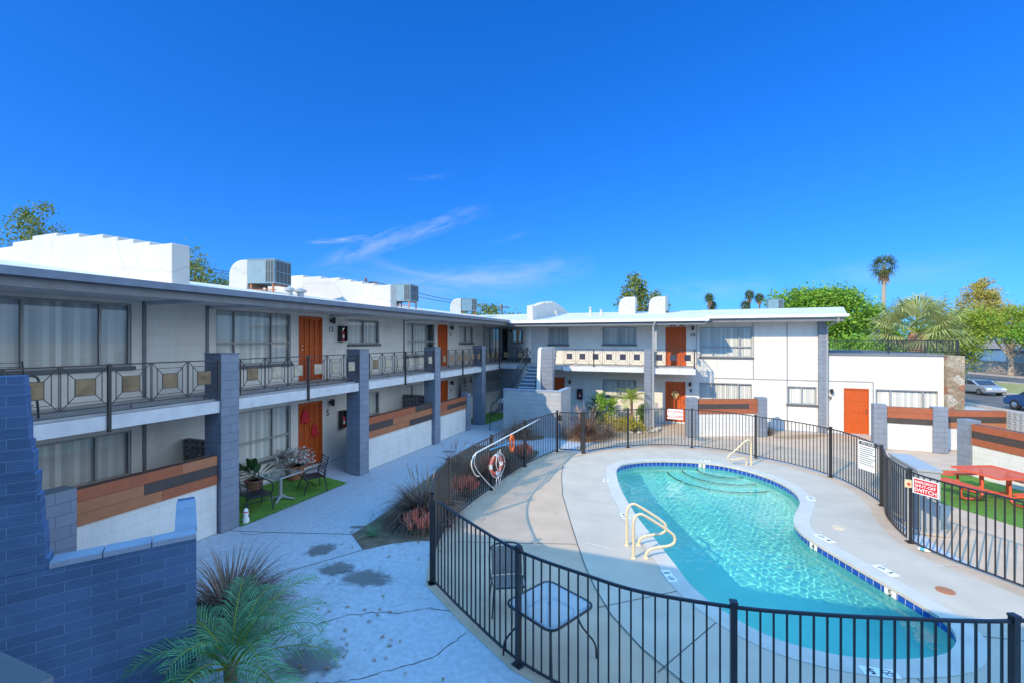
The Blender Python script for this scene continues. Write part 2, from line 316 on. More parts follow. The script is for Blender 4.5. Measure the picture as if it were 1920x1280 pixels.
def window(par, pl, c, a0, a1, z0, z1, vm=(), hm=None, sill=True, bare=(), fr='frame', gap=0.0):
    w = 0.045; mb = MB(); e = 0.004
    obx(mb, pl, c, a0+e, a0+w, z0+e, z1-e, -.09, -.03); obx(mb, pl, c, a1-w, a1-e, z0+e, z1-e, -.09, -.03)
    obx(mb, pl, c, a0+w, a1-w, z0+e, z0+w, -.09, -.03); obx(mb, pl, c, a0+w, a1-w, z1-w, z1-e, -.09, -.03)
    for v in vm: obx(mb, pl, c, v-.022, v+.022, z0+w, z1-w, -.085, -.028)
    if hm:
        cuts = [a0+w]+[x for v in vm for x in (v-.022, v+.022)]+[a1-w]
        for i in range(0, len(cuts), 2): obx(mb, pl, c, cuts[i], cuts[i+1], hm-.02, hm+.02, -.082, -.03)
    f = mb.build('window', fr, par)
    g = MB(); q = [at(pl, c, a, z, -.06) for a, z in ((a0+.03,z0+.03),(a1-.03,z0+.03),(a1-.03,z1-.03),(a0+.03,z1-.03))]
    g.add(q, [(0,1,2,3)]).build('pane', 'glass', f, fix=False)
    b = MB(); n = max(4, int((a1-a0)/.095)); cuts = [a0]+list(vm)+[a1]
    for k in range(n):
        a = a0+(k+.5)*(a1-a0)/n; seg = max(i for i in range(len(cuts)-1) if cuts[i] <= a)
        if seg in bare: continue
        ja = random.uniform(-.006, .006); hw = (a1-a0)/n*.56; tw = .028+random.uniform(-.007, .007); zb = z0+.03+gap
        q = [at(pl, c, a-hw+ja, zb, -.155-tw), at(pl, c, a+hw+ja, zb, -.155+tw), at(pl, c, a+hw+ja, z1-.02, -.155+tw), at(pl, c, a-hw+ja, z1-.02, -.155-tw)]
        b.add(q, [(0,1,2,3)])
    if b.v: b.build('blinds', 'blind', f, fix=False)
    if sill:
        s = MB(); obx(s, pl, c, a0-.05, a1+.05, z0-.085, z0-.003, .0015, .07); s.build('sill', 'sill', f)
    return f
def door(par, pl, c, a0, a1, z0, z1, knob=1, dark=False):
    mb = MB(); e = .004
    obx(mb, pl, c, a0+e, a0+.05, z0+e, z1-e, -.1, .012); obx(mb, pl, c, a1-.05, a1-e, z0+e, z1-e, -.1, .012); obx(mb, pl, c, a0+.05, a1-.05, z1-.05, z1-e, -.1, .012)
    obx(mb, pl, c, a0+.05, a1-.05, z0+e, z1-.05, -.09, -.05)
    d = mb.build('door', 'dark' if dark else 'door', par); g = MB(); m = 'wood_dark' if dark else 'door_bar'
    for k in range(5):
        a = a0+.07+(a1-a0-.14)*k/4; obx(g, pl, c, a-.014, a+.014, z0+.03, z1-.055, -.048, -.018)
    for k in range(5):
        z = z0+.045+(z1-z0-.115)*k/4; h = .018 if k in (0, 4) else .012
        obx(g, pl, c, a0+.055, a1-.055, z-h, z+h, -.047, -.0215)
    g.build('grille', m, d)
    a = a1-.1 if knob > 0 else a0+.1
    for nm, z, r in (('knob', z0+1.0, .032), ('deadbolt', z0+1.13, .026)):
        l = MB(); p, q = Vector(at(pl, c, a, z, -.02)), Vector(at(pl, c, a, z, .05)); l.tube([p, p.lerp(q, .5), q], [r, r*1.15, r*.7], 10); l.build(nm, 'chrome', d, True)
    return d
def wall_lamp(par, pl, c, a, z):
    mb = MB(); obx(mb, pl, c, a-.05, a+.05, z-.05, z+.05, .002, .03); obx(mb, pl, c, a-.025, a+.025, z-.02, z+.02, .03, .09)
    p = Vector(at(pl, c, a, z-.11, .13)); mb.lathe([(.055, 0), (.06, .01), (.06, .21), (.05, .22)], p, 12); return mb.build('wall_lamp', 'lamp', par, True)
def number(par, pl, c, a, z, txt, size=.26):
    mb = MB(); right = (0, 1, 0) if pl == 'X' else (1, 0, 0); mb.text(txt, at(pl, c, a, z, .006), right, (0,0,1), size); return mb.build('house_number', 'ink', par, fix=False)
def floodlight(par, p, d):
    mb = MB(); p = Vector(p); mb.lathe([(.045, 0), (.045, .03)], p-Vector((0,0,.03)), 10)
    for s in (-1, 1):
        a = p+Vector((0,0,-.05)); t = Vector(d).normalized()+Vector((d[1], -d[0], 0))*.55*s; t.z = -.35; t.normalize()
        mb.tube([a, a+t*.06, a+t*.15], [.02, .035, .065], 10)
    return mb.build('floodlight', 'lamp', par, True)
def railing(par, p0, p1, zt, zb, n, zpost=None, posts=(), plates='amber', low=None):
    """geometric iron railing: n modules of nested frames round a plate"""
    p0, p1 = Vector(p0), Vector(p1); d = (p1-p0); L = d.length; d.normalize(); nr = Vector((d.y, -d.x, 0)); b = .011
    def P(s, z): return Vector((p0.x+d.x*s, p0.y+d.y*s, z))
    mb = MB(); mb.bar(P(0, zt), P(L, zt), .04, .022); mb.bar(P(0, zb), P(L, zb), .016)
    if low:
        mb.bar(P(0, low), P(L, low), .016)
        for k in range(n):
            if k % 2: mb.bar(P((k+.5)*L/n, low), P((k+.5)*L/n, zb), .014)
    w = L/n; pw = .145; ph = .145; zm = (zt+zb)/2; pl = []
    for k in range(n):
        s0, s1 = k*w+.012, (k+1)*w-.012; sc = (s0+s1)/2
        for sa, sg in ((s0, -1), (s1, 1)):
            mb.bar(P(sa, zb), P(sa, zt), b); si = sc+sg*pw; sm = (sa+si)/2
            for z, zi in ((zt, zm+ph), (zb, zm-ph)): mb.bar(P(sa, z), P(si, zi), b)
            mb.bar(P(sm, (zb+zm-ph)/2), P(sm, (zt+zm+ph)/2), b)
        for z in ((zt+zm+ph)/2, (zb+zm-ph)/2): mb.bar(P((s0+sc-pw)/2, z), P((s1+sc+pw)/2, z), b)
        for z in (zm-ph, zm+ph): mb.bar(P(sc-pw, z), P(sc+pw, z), b)
        for s in (-1, 1): mb.bar(P(sc+s*pw, zm-ph), P(sc+s*pw, zm+ph), b)
        pl.append(sc)
    r = mb.build('railing', 'black', par)
    for i, s in enumerate(pl):
        q = MB(); q.obox(P(s, zm), d*(pw-.007), nr*.006, Vector((0,0,ph-.007)))
        q.build('plate', (plates if isinstance(plates, str) else plates[i % len(plates)]), r)
    for s in posts:
        q = MB(); q.bar(P(s, zpost)+nr*.0, P(s, zt+.02), .05); q.build('post', 'black', r)
    return r
def floodpos(px, py, X): return PX(px, py, X)
# ------------------------------------------------------------------ west wing (long two-storey building on the left)
west = thing('apartment_building', (-11.5, 12, 0), 'long white two storey apartment block with slate gutter and grey block piers on the left', 'building', 'white apartment blocks round the pool court')
XW = -11.5
UP = [(3.99, 6.4, 3.75, 5.11), (8.34, 10.75, 3.6, 5.11), (13.33, 15.11, 4.16, 5.06), (17.05, 19.41, 3.6, 5.05), (21.98, 23.7, 4.14, 5.04), (25.65, 27.8, 3.4, 5.04), (30.28, 32.2, 4.12, 5.02), (-.4, 2.0, 3.75, 5.11)]
UD = [(11.06, 12.06, 3.0, 5.07), (19.70, 20.69, 3.0, 5.07), (28.17, 29.15, 3.0, 5.05)]
LO = [(3.99, 6.4, 1.33, 2.33), (8.34, 10.75, .82, 2.32), (13.3, 15.12, 1.38, 2.27), (17.05, 19.4, .9, 2.3), (21.98, 23.6, 1.33, 2.27)]
LD = [(11.04, 12.06, .2, 2.29), (19.78, 20.72, .15, 2.26)]
mb = MB(); open_wall(mb, 'X', XW, -7, 34, 0, 5.3, UP+UD+LO+LD); mb.box(-19, -18.8, -7, 34, 0, 5.3); mb.box(-19, XW, 34, 34.2, 0, 5.3); mb.box(-18.8, XW, -7.2, -7, 0, 5.3)
mb.box(-18.8, XW-.3, -7, 34, 2.72, 2.95); mb.box(-15.2, -15.0, -7, 34, 0, 5.25); mb.build('wall', 'white', west, fix=False)
for i, (a0, a1, z0, z1) in enumerate(UP):
    if i == 0: window(west, 'X', XW, a0, a1, z0, z1, (4.63, 5.84), None)
    elif i in (1, 3): window(west, 'X', XW, a0, a1, z0, z1, (a0+.55, a0+1.74), 4.22, bare=(2,) if i == 3 else ())
    elif i == 5: window(west, 'X', XW, a0, a1, z0, z1, (a0+.6, a1-.6), None)
    else: window(west, 'X', XW, a0, a1, z0, z1, ((a0+a1)/2,), None)
for i, (a0, a1, z0, z1) in enumerate(LO):
    window(west, 'X', XW, a0, a1, z0, z1, ((a0+a1)/2,) if i in (2, 4) else (a0+.5, a0+1.78), 1.42 if i == 1 else None, sill=i != 0)
d13 = door(west, 'X', XW, *UD[0], knob=-1); door(west, 'X', XW, *UD[1], knob=-1); door(west, 'X', XW, *UD[2], dark=True)
d5 = door(west, 'X', XW, *LD[0], knob=-1); door(west, 'X', XW, *LD[1], knob=-1)
mb = MB()
for a in (6.65, 8.1, 16.81, 25.2): mb.box(XW+.002, XW+.03, a-.035, a+.035, 3.02, 5.2)
for a in (6.65, 8.1): mb.box(XW+.002, XW+.03, a-.035, a+.035, .1, 2.69)
mb.build('trim', 'grey_trim', west)
for a, z in ((12.47, 4.97), (21.0, 4.92), (29.5, 4.9), (12.42, 2.17), (21.0, 2.1)): wall_lamp(west, 'X', XW, a, z)
number(west, 'X', XW, 12.45, 4.66, '13'); number(west, 'X', XW, 21.0, 4.6, '12'); number(west, 'X', XW, 12.3, 1.82, '5', .3); number(west, 'X', XW, 21.0, 1.72, '4', .28)
# roof, gutter, soffit
mb = MB(); mb.prism([(-9.12, 5.30), (-9.12, 5.385), (-10.2, 5.52), (-14.4, 6.12), (-19.3, 5.45), (-19.3, 5.3)], 'y', -7.5, 34.5); roofw = mb.build('roof', 'roof', west)
mb = MB(); prof = [(-9.1, 5.245), (-9.1, 5.375), (-9.115, 5.375), (-9.115, 5.26), (-9.0, 5.26), (-8.985, 5.37), (-8.97, 5.37), (-8.98, 5.245)]
mb.prism(prof, 'y', -7.4, 23.06); mb.build('gutter', 'gutter', west)
mb = MB(); mb.box(-9.2, -9.13, -7.4, 23.2, 5.09, 5.296); mb.build('fascia', 'grey_trim', west)
mb = MB(); mb.box(-11.48, -9.21, -7.4, 25.0, 5.18, 5.296)
for a in (-2.3, 2.1, 6.7, 8.2, 12.5, 16.85, 21, 24.9): mb.box(-11.47, -9.215, a-.045, a+.045, 5.1, 5.178)
mb.build('soffit', 'soffit', west)
for px, py in ((435, 558), (748, 587), (821, 593)): floodlight(west, PX(px, py, -9.6), (1, 0, 0))
# balcony walkway
mb = MB(); mb.box(-11.48, -9.9, -4, 23.4, 2.74, 3.0); mb.box(-11.48, -8.1, 23.4, 33, 2.74, 3.0); mb.build('walkway_slab', 'slab', west)
mb = MB(); mb.box(-9.9, -9.755, -4, 23.38, 2.70, 2.955); mb.build('slab_edge', 'slab_edge', west)
for y in (-1.98, 2.66, 7.3, 11.93, 16.57, 21.2):
    mb = MB(); mb.box(-10.24, -9.71, y-.14, y+.30, 0, 3.99); mb.box(-10.25, -9.70, y-.15, y+.31, 3.99, 4.02); mb.build('pier', 'block', west)
pls = ['amber', 'amber', 'amber', 'amber', 'amber', 'amber']; pls2 = ['amber', 'amber_pale', 'amber_pale', 'amber_pale', 'amber_pale', 'amber_pale']
for i, (y0, y1) in enumerate(((2.98, 7.14), (7.62, 11.77), (12.25, 16.41), (16.89, 21.04))):
    r = railing(west, (-9.728, y0, 0), (-9.728, y1, 0), 3.87, 3.13, 6, 2.66, ((y1-y0)/2,), [pls, pls2, pls2, ['amber']][i], 3.03)
    for y in (y0+.03, y1-.03): mb = MB(); mb.bar((-9.728, y, 3.05), (-9.728, y, 3.87), .02); mb.build('end_post', 'black', r)
railing(west, (-9.728, 21.54, 0), (-9.728, 23.4, 0), 3.87, 3.13, 3, 2.66, (1.86,), 'amber')
railing(west, (-9.74, 23.44, 0), (-8.1, 23.44, 0), 3.87, 3.13, 2, 2.66, (1.62,), 'amber')
# stepped parapets on the roof
def parapet(par, pl, c, end, sgn, z0, th=.34):
    """fire wall with an arched, stepped coping; end = coordinate next to the eave"""
    st = [(.66, 6.17), (.51, 6.25), (.5, 6.34), (.5, 6.43), (.84, 6.52), (.83, 6.61), (.98, 6.69), (.83, 6.61), (.84, 6.52), (.5, 6.43), (.5, 6.34), (.51, 6.25), (.66, 6.17)]
    poly = [(end, z0-.1)]; a = end; mb = MB(); slabs = MB()
    for w, z in st:
        poly += [(a, z), (a+sgn*w, z)]; a0, a = a, a+sgn*w
    poly.append((a, z0-.1)); mb.prism(poly, 'y' if pl == 'Y' else 'x', c, c+th)
    o = mb.build('parapet', 'foam', par)
    bv = o.modifiers.new('b', 'BEVEL'); bv.width = .018; bv.segments = 2; return o
parapet(west, 'Y', 5.8, -9.2, -1, 5.36); parapet(west, 'Y', 12.9, -9.35, -1, 5.38); parapet(west, 'Y', -1.3, -9.2, -1, 5.36)
for px, py, sz in ((563, 549, .1), (543, 545, .08)):
    r = ray(px, py); t = (-10.4)/r[0]; p = Vector((-10.4, r[1]*t, 5.5)); mb = MB(); mb.lathe([(sz, -.1), (sz, .16), (sz*1.7, .18), (sz*1.7, .24), (sz*.4, .3)], p, 14); mb.build('vent', 'cabinet', west, True)
# ------------------------------------------------------------------ north wing (facing the camera)
YB = 25.1
north = thing('apartment_building', (-1, 25.1, 0), 'white two storey apartment block facing the pool with a balcony and orange doors', 'building', 'white apartment blocks round the pool court')
NW = [(-7.4, -6.22, 4.05, 5.0), (-4.31, -2.51, 4.07, 4.98), (.62, 3.02, 3.47, 4.95), (-4.31, -2.51, 1.28, 2.18), (.6, 3.0, .85, 2.16), (4.51, 5.71, 1.27, 2.11)]
ND = [(-1.03, -.02, 2.98, 4.97), (-7.2, -6.44, .12, 2.2), (-1.04, -.05, .08, 2.16)]
mb = MB(); open_wall(mb, 'Y', YB, -8.47, 6.02, 0, 5.32, NW+ND)
mb.box(-8.47, -8.27, YB+.001, 34, 0, 5.32); mb.box(5.82, 6.02, YB+.001, 34, 0, 5.32); mb.box(-8.27, 5.82, 33.8, 34, 0, 5.32); mb.box(-8.27, 5.82, YB+.3, 33.8, 2.72, 2.95); mb.box(-8.27, 5.82, 28.4, 28.6, 0, 5.3)
mb.build('wall', 'white', north, fix=False)
window(north, 'Y', YB, *NW[0], ((-6.8),)); window(north, 'Y', YB, *NW[1], (-3.4,)); window(north, 'Y', YB, *NW[2], (1.22, 2.44), 3.98)
window(north, 'Y', YB, *NW[3], (-3.4,)); window(north, 'Y', YB, *NW[4], (1.2, 2.4)); window(north, 'Y', YB, *NW[5], (5.1,))
for q in ND: door(north, 'Y', YB, *q, knob=1 if q[0] < -5 or q[2] < 1 else -1)
wall_lamp(north, 'Y', YB, .3, 4.9); wall_lamp(north, 'Y', YB, .17, 2.06); wall_lamp(north, 'Y', YB, -6.12, 1.98)
number(north, 'Y', YB, .29, 4.55, '10', .26); number(north, 'Y', YB, .2, 1.72, '8', .26)
mb = MB(); mb.box(1.3, 5.74, YB-.025, YB-.002, 2.39, 2.43)
for x in (4.5, 3.06): mb.box(x-.02, x+.02, YB-.03, YB-.002, 2.432, 5.18)
mb.box(4.48, 4.52, YB-.03, YB-.002, .05, 2.388); mb.box(.47, .5, YB-.03, YB-.002, 3.0, 5.18); mb.build('trim', 'frame', north)
mb = MB(); mb.box(5.76, 6.06, YB-.14, YB-.003, 0, 5.16); mb.build('pilaster', 'block', north)
mb = MB(); mb.prism([(23.12, 5.22), (23.12, 5.32), (24.0, 5.43), (29.5, 6.06), (34.3, 5.45), (34.3, 5.3), (25, 5.25)], 'x', -14.2, 1.0)
mb.build('roof', 'roof', north)
mb = MB(); e = [(.86, 24.03), (6.62, 24.03), (7.95, 29.5), (6.7, 34.3), (.86, 34.3)]; rg = 29.5
def rz(y): return 5.43+(y-24.03)*(6.08-5.43)/5.47 if y <= rg else 6.08-(y-rg)*.12
top = [(.86, 24.03, rz(24.03)), (6.62, 24.03, rz(24.03)), (7.95, rg, rz(rg)), (6.7, 34.3, rz(34.3)), (.86, 34.3, rz(34.3)), (.86, rg, rz(rg))]
bot = [(x, y, z-.14) for x, y, z in top]; mb.add(top+bot, [(0,1,2,5), (5,2,3,4), (6,11,8,7), (11,10,9,8), (0,6,7,1), (1,7,8,2), (2,8,9,3), (3,9,10,4), (4,10,11,5), (5,11,6,0)])
mb.build('roof', 'roof', north)
mb = MB(); mb.box(-9.1, .98, 22.98, 23.11, 5.19, 5.31); mb.box(.84, 6.66, 23.9, 24.025, 5.33, 5.45); mb.build('gutter', 'white_paint', north)
mb = MB(); mb.box(-9.1, .8, 23.13, 23.22, 5.02, 5.215); mb.box(.9, 6.5, 24.06, 24.14, 5.13, 5.285); mb.build('fascia', 'grey_trim', north)
mb = MB(); mb.box(-9.1, .9, 23.225, 25.08, 5.1, 5.21); mb.box(.91, 6.4, 24.145, 25.08, 5.18, 5.28); mb.build('soffit', 'soffit', north)
for x in (-.62, -.2): floodlight(north, (x, 23.5, 5.1), (0, -1, 0))
mb = MB(); mb.tube([(6.3, 24.0, 5.3), (6.3, 24.05, 5.15), (6.12, 24.9, 4.95), (6.1, 24.98, 4.8), (6.1, 24.98, .2)], .045, 8)
mb.tube([(-1.42, 23.05, 5.2), (-1.46, 23.1, 5.05), (-1.52, 23.22, 4.9), (-1.52, 23.22, .15), (-1.5, 23.1, .06)], .05, 8); mb.build('downspout', 'cabinet', north, True)
mb = MB(); mb.box(-8.1, .38, 23.5, 25.08, 2.74, 2.98); mb.build('balcony_slab', 'slab', north)
mb = MB(); mb.box(-6.1, -1.98, 23.4, 23.498, 2.70, 2.93); mb.box(-1.5, .40, 23.3, 23.498, 2.66, 2.93); mb.build('slab_edge', 'slab_edge', north)
mb = MB(); mb.box(-1.95, -1.6, 23.27, 23.62, 0, 3.87); mb.build('pier', 'block', north)
mb = MB(); mb.box(-1.5, -1.36, 23.6, 23.74, 3.0, 5.1); mb.build('post', 'cabinet', north)
railing(north, (-6.1, 23.43, 0), (-1.97, 23.43, 0), 3.84, 3.08, 6, 2.64, (1.63,), 'smoke')
railing(north, (-1.58, 23.38, 0), (.37, 23.38, 0), 3.84, 3.08, 3, 2.64, (1.93,), 'smoke')
railing(north, (.37, 23.45, 0), (.37, 25.05, 0), 3.84, 3.08, 2, plates='smoke')
parapet(north, 'X', -8.15, 23.5, 1, 5.3)
for px, py, h in ((1107, 585, .45), (1127, 585, .3), (1018, 592, .3), (1042, 586, .25)):
    r = ray(px, py); Y = 26.5; t = Y/r[1]; p = Vector((r[0]*t, Y, 5.68)); mb = MB(); mb.lathe([(.16, -.05), (.09, .1), (.06, h), (.085, h+.01), (.085, h+.08)], p, 12); mb.build('vent', 'foam', north, True)
# ------------------------------------------------------------------ single storey block at the right end
shed = thing('low_building', (8.2, 25.1, 0), 'low white flat roofed block with a rooftop terrace rail and an orange door', 'building')
SW = (7.97, 10.33, .75, 2.1); SD = (6.77, 7.73, .02, 2.11)
mb = MB(); open_wall(mb, 'Y', YB-.02, 6.065, 10.4, 0, 3.6, [SW, SD]); mb.box(10.2, 10.4, YB-.019, 34, 0, 3.6); mb.box(6.07, 10.2, 33.8, 34, 0, 3.6); mb.box(6.07, 10.2, 29, 29.1, 0, 3.58); mb.build('wall', 'white', shed, fix=False)
mb = MB(); mb.box(6.07, 10.44, YB-.06, 34.1, 3.602, 3.70); mb.build('roof', 'grey_trim', shed)
window(shed, 'Y', YB-.02, *SW, (8.53, 9.69)); door(shed, 'Y', YB-.02, *SD); wall_lamp(shed, 'Y', YB-.02, 6.27, 1.95); number(shed, 'Y', YB-.02, 6.24, 1.6, '9', .28)
mb = MB(); mb.box(6.08, 7.9, YB-.045, YB-.023, 2.4, 2.44); mb.box(7.86, 7.9, YB-.045, YB-.023, .05, 2.398); mb.build('trim', 'frame', shed)
mb = MB(); zt = 4.27
for z in (3.78, zt): mb.bar((6.12, 25.25, z), (10.95, 25.25, z), .035)
for k in range(45): mb.bar((6.15+k*.107, 25.25, 3.78), (6.15+k*.107, 25.25, zt), .014)
for x in (6.12, 8.5, 10.95): mb.bar((x, 25.25, 3.7), (x, 25.25, zt+.03), .05)
mb.bar((10.95, 25.25, zt), (10.95, 33, zt), .035); mb.bar((10.95, 25.25, 3.78), (10.95, 33, 3.78), .035)
for k in range(1, 70): mb.bar((10.95, 25.25+k*.11, 3.78), (10.95, 25.25+k*.11, zt), .014)
mb.build('railing', 'black', shed)
def stonemat():
    m, nt, p = nmat('rubble stone'); N = nt.nodes; tc = N.new('ShaderNodeTexCoord')
    mp = N.new('ShaderNodeMapping'); mp.inputs['Scale'].default_value = (2.2, 2.2, 3.0); link(nt, tc.outputs['Object'], mp.inputs[0])
    v = N.new('ShaderNodeTexVoronoi'); v.inputs['Scale'].default_value = 1.0; link(nt, mp.outputs[0], v.inputs['Vector'])
    e = N.new('ShaderNodeTexVoronoi'); e.feature = 'DISTANCE_TO_EDGE'; link(nt, mp.outputs[0], e.inputs['Vector'])
    cr = N.new('ShaderNodeValToRGB'); cr.color_ramp.interpolation = 'CONSTANT'; el = cr.color_ramp.elements
    el[0].color = (.42, .36, .27, 1); el[1].color = (.55, .50, .42, 1); el[1].position = .3
    for pos, c in ((.5, (.34, .26, .17, 1)), (.68, (.50, .41, .29, 1)), (.85, (.40, .18, .11, 1))): x = el.new(pos); x.color = c
    sp = N.new('ShaderNodeSeparateColor'); link(nt, v.outputs['Color'], sp.inputs[0]); link(nt, sp.outputs[0], cr.inputs[0])
    n = N.new('ShaderNodeTexNoise'); n.inputs['Scale'].default_value = 9; n.inputs['Detail'].default_value = 8; link(nt, tc.outputs['Object'], n.inputs['Vector'])
    mr = N.new('ShaderNodeMapRange'); mr.inputs[1].default_value = .3; mr.inputs[2].default_value = .7; mr.inputs[3].default_value = .65; mr.inputs[4].default_value = 1.2; link(nt, n.outputs['Fac'], mr.inputs[0])
    mx = N.new('ShaderNodeMixRGB'); mx.blend_type = 'MULTIPLY'; mx.inputs[0].default_value = 1; link(nt, cr.outputs[0], mx.inputs[1]); link(nt, mr.outputs[0], mx.inputs[2])
    st = N.new('ShaderNodeMath'); st.operation = 'LESS_THAN'; st.inputs[1].default_value = .035; link(nt, e.outputs['Distance'], st.inputs[0])
    m2 = N.new('ShaderNodeMixRGB'); m2.inputs[2].default_value = (.16, .13, .10, 1); link(nt, st.outputs[0], m2.inputs[0]); link(nt, mx.outputs[0], m2.inputs[1]); link(nt, m2.outputs[0], p.inputs['Base Color'])
    cl = N.new('ShaderNodeMath'); cl.operation = 'MINIMUM'; cl.inputs[1].default_value = .12; link(nt, e.outputs['Distance'], cl.inputs[0])
    b = N.new('ShaderNodeBump'); b.inputs['Strength'].default_value = 1; b.inputs['Distance'].default_value = .08; link(nt, cl.outputs[0], b.inputs['Height']); link(nt, b.outputs[0], p.inputs['Normal']); p.inputs['Roughness'].default_value = .9
    return m
M['stone'] = stonemat()
mb = MB(); mb.box(10.42, 11.0, YB-.25, YB+5, 0, 3.64); o = mb.build('stone_wall', 'stone', at=(10.7, 25, 0)); tag(o, 'rough tan rubble stone wall closing the right end of the low white block', 'wall')
# ------------------------------------------------------------------ south wing: stands behind the photographer and throws the foreground shade
south = thing('apartment_building', (0, -3, 0), 'white apartment block behind the walkway the picture was taken from', 'building', 'white apartment blocks round the pool court')
mb = MB(); mb.box(-11, 14, -9, -1.75, 0, 5.2); mb.build('wall', 'white', south)
mb = MB(); mb.box(-11, 14, -1.74, -.12, 2.7, 2.95); mb.build('walkway_slab', 'slab', south)
mb = MB(); mb.prism([(-.08, 5.9), (-.08, 6.15), (-6, 6.75), (-11, 6.1), (-11, 5.9)], 'x', -11.5, 15); mb.build('roof', 'roof', south)
mb = MB(); mb.box(-1.15, -.60, -.05, .25, 0, 3.95); mb.box(-1.16, -.59, -.06, .26, 3.952, 3.985); mb.build('pier', 'block', south)
# ------------------------------------------------------------------ ground, courtyard, street
POOL = [(-2.16,15.0),(-2.2,15.72),(-1.99,16.25),(-1.5,16.75),(-.84,17.1),(.05,17.35),(.57,17.38),(1.24,17.25),(1.86,16.87),(2.4,16.28),(2.76,15.56),(2.9,14.85),(2.86,14.12),(2.72,13.57),(2.53,13.0),(2.41,12.49),(2.39,12.1),(2.46,11.71),(2.58,11.39),(2.99,10.52),(3.39,9.75),(3.63,9.23),(3.74,8.85),(3.68,8.45),(3.48,8.1),(3.2,7.84),(2.7,7.58),(2.21,7.42),(1.7,7.38),(1.1,7.5),(.5,7.96),(.06,8.55),(-.21,9.2),(-.67,10.3),(-1.1,11.3),(-1.42,12.2),(-1.7,13.04),(-1.96,14.0)]
PL = [(p.x, p.y) for p in smoothloop([(x, y, 0) for x, y in POOL], 4)]
def offs(loop, d):
    n = len(loop); out = []
    for i in range(n):
        a, b = Vector(loop[i-1]), Vector(loop[(i+1) % n]); t = (b-a).normalized(); out.append((loop[i][0]+t.y*-d, loop[i][1]+t.x*d))
    return out
area = sum(PL[i-1][0]*PL[i][1]-PL[i][0]*PL[i-1][1] for i in range(len(PL)))/2
if area < 0: PL.reverse()      # counter-clockwise: offs(+d) goes inward
CTY = [(-26, -14), (18, -14), (18, 34.4), (-26, 34.4)]
struct(sheet('ground', [(-900, -600), (900, -600), (900, 1400), (-900, 1400)], [CTY], -.02, 'desert'))
HOLE = offs(PL, -.02)
struct(sheet('courtyard', CTY, [HOLE], -.012, 'concrete'))
# fence centre line, outer tan ring and inner grey deck
FL = [(-4.23,7.05),(-4.82,8.2),(-5.16,9.35),(-5.27,10.6),(-5.27,12.07),(-5.25,13.4),(-5.17,14.7),(-4.95,16.0),(-4.68,17.1)]
FB = [(-3.72,17.05),(-3.0,18.05),(-2.2,18.75),(-1.1,19.4),(.2,19.65),(1.4,19.45),(2.37,18.8),(3.5,17.95),(4.24,17.0),(4.62,15.9),(4.75,14.55),(4.5,13.4),(4.45,12.12),(4.75,11.4),(5.44,10.5),(5.9,9.7),(5.95,8.6),(5.3,7.6),(4.3,6.7),(3.05,6.03),(1.9,5.64),(1.1,5.42),(.46,5.29),(-.43,5.24),(-1.06,5.36),(-2.09,5.68),(-3.2,6.35),(-4.23,7.05)]
ringo = FL+[(-4.6,17.35)]+FB[:-1]
ring = [(x, y) for x, y in ringo]
rs = offs(ring, .0)
ra = sum(ring[i-1][0]*ring[i][1]-ring[i][0]*ring[i-1][1] for i in range(len(ring)))/2
outer = offs(ring, -.12 if ra > 0 else .12)
struct(sheet('pool_deck', outer, [HOLE], -.006, 'deck_tan'))
inner = [(-3.55,17.0),(-4.0,16.3),(-3.98,15.3),(-3.72,14.1),(-3.23,12.36),(-2.58,10.6),(-2.12,9.4),(-1.8,8.6),(-1.5,7.95),(-1.1,7.23),(-.58,6.6),(0,6.1),(.8,5.8),(1.8,5.82),(3.0,6.2),(4.2,6.95),(5.1,7.75),(5.7,8.7),(5.65,9.6),(5.15,10.4),(4.5,11.2),(4.2,12.1),(4.25,13.4),(4.45,14.55),(4.36,15.8),(3.98,16.85),(3.3,17.7),(2.2,18.5),(1.3,19.1),(.2,19.3),(-1.0,19.05),(-2.05,18.4),(-2.9,17.7)]
IN = [(p.x, p.y) for p in smoothloop([(x, y, 0) for x, y in inner], 4)]
struct(sheet('pool_deck', IN, [HOLE], 0.0, 'deck_grey'))
def strip(name, pts, w, m, z, jit=0.0):
    mb = MB(); P = [Vector((p[0], p[1], 0)) for p in pts]
    if jit:
        Q = []
        for a, b in zip(P, P[1:]):
            k = max(2, int((b-a).length/.07))
            for i in range(k): Q.append(a.lerp(b, i/k)+Vector((random.gauss(0, jit), random.gauss(0, jit), 0)))
        P = Q+[P[-1]]
    for i, p in enumerate(P):
        t = (P[min(i+1, len(P)-1)]-P[max(i-1, 0)]).normalized(); s = Vector((-t.y, t.x, 0))*(w/2)*(random.uniform(.4, 1.3) if jit else 1)
        mb.v += [tuple(p+s+Vector((0,0,z))), tuple(p-s+Vector((0,0,z)))]
    for i in range(len(P)-1): mb.f.append((2*i, 2*i+1, 2*i+3, 2*i+2)); mb.m.append(0)
    return struct(mb.build(name, m, fix=False))
strip('pavement_joint', [inner[i] for i in range(0, 12)], .018, 'joint', .004)
for a in ([(-9.7,7.35),(-8.78,7.61),(-6.96,8.19)], [(-6.96,8.19),(-6.23,7.67)], [(-7.6,5.75),(-7.23,5.99),(-6.23,7.67)]): strip('pavement_joint', a, .02, 'joint', -.007)
strip('pavement_joint', [(-4.6,8.68),(-1.3,9.78)], .016, 'joint', -.001)
strip('pavement_joint', [(-2.0,9.62),(-.22,9.2+.1)], .02, 'joint_pale', .004)
for a in ([(-1.35,7.35),(.06,8.5)], [(.55,7.85),(-.35,6.2)], [(2.7,7.52),(3.0,6.1)], [(3.7,8.6),(5.6,8.9)]): strip('pavement_joint', a, .016, 'joint', .004)
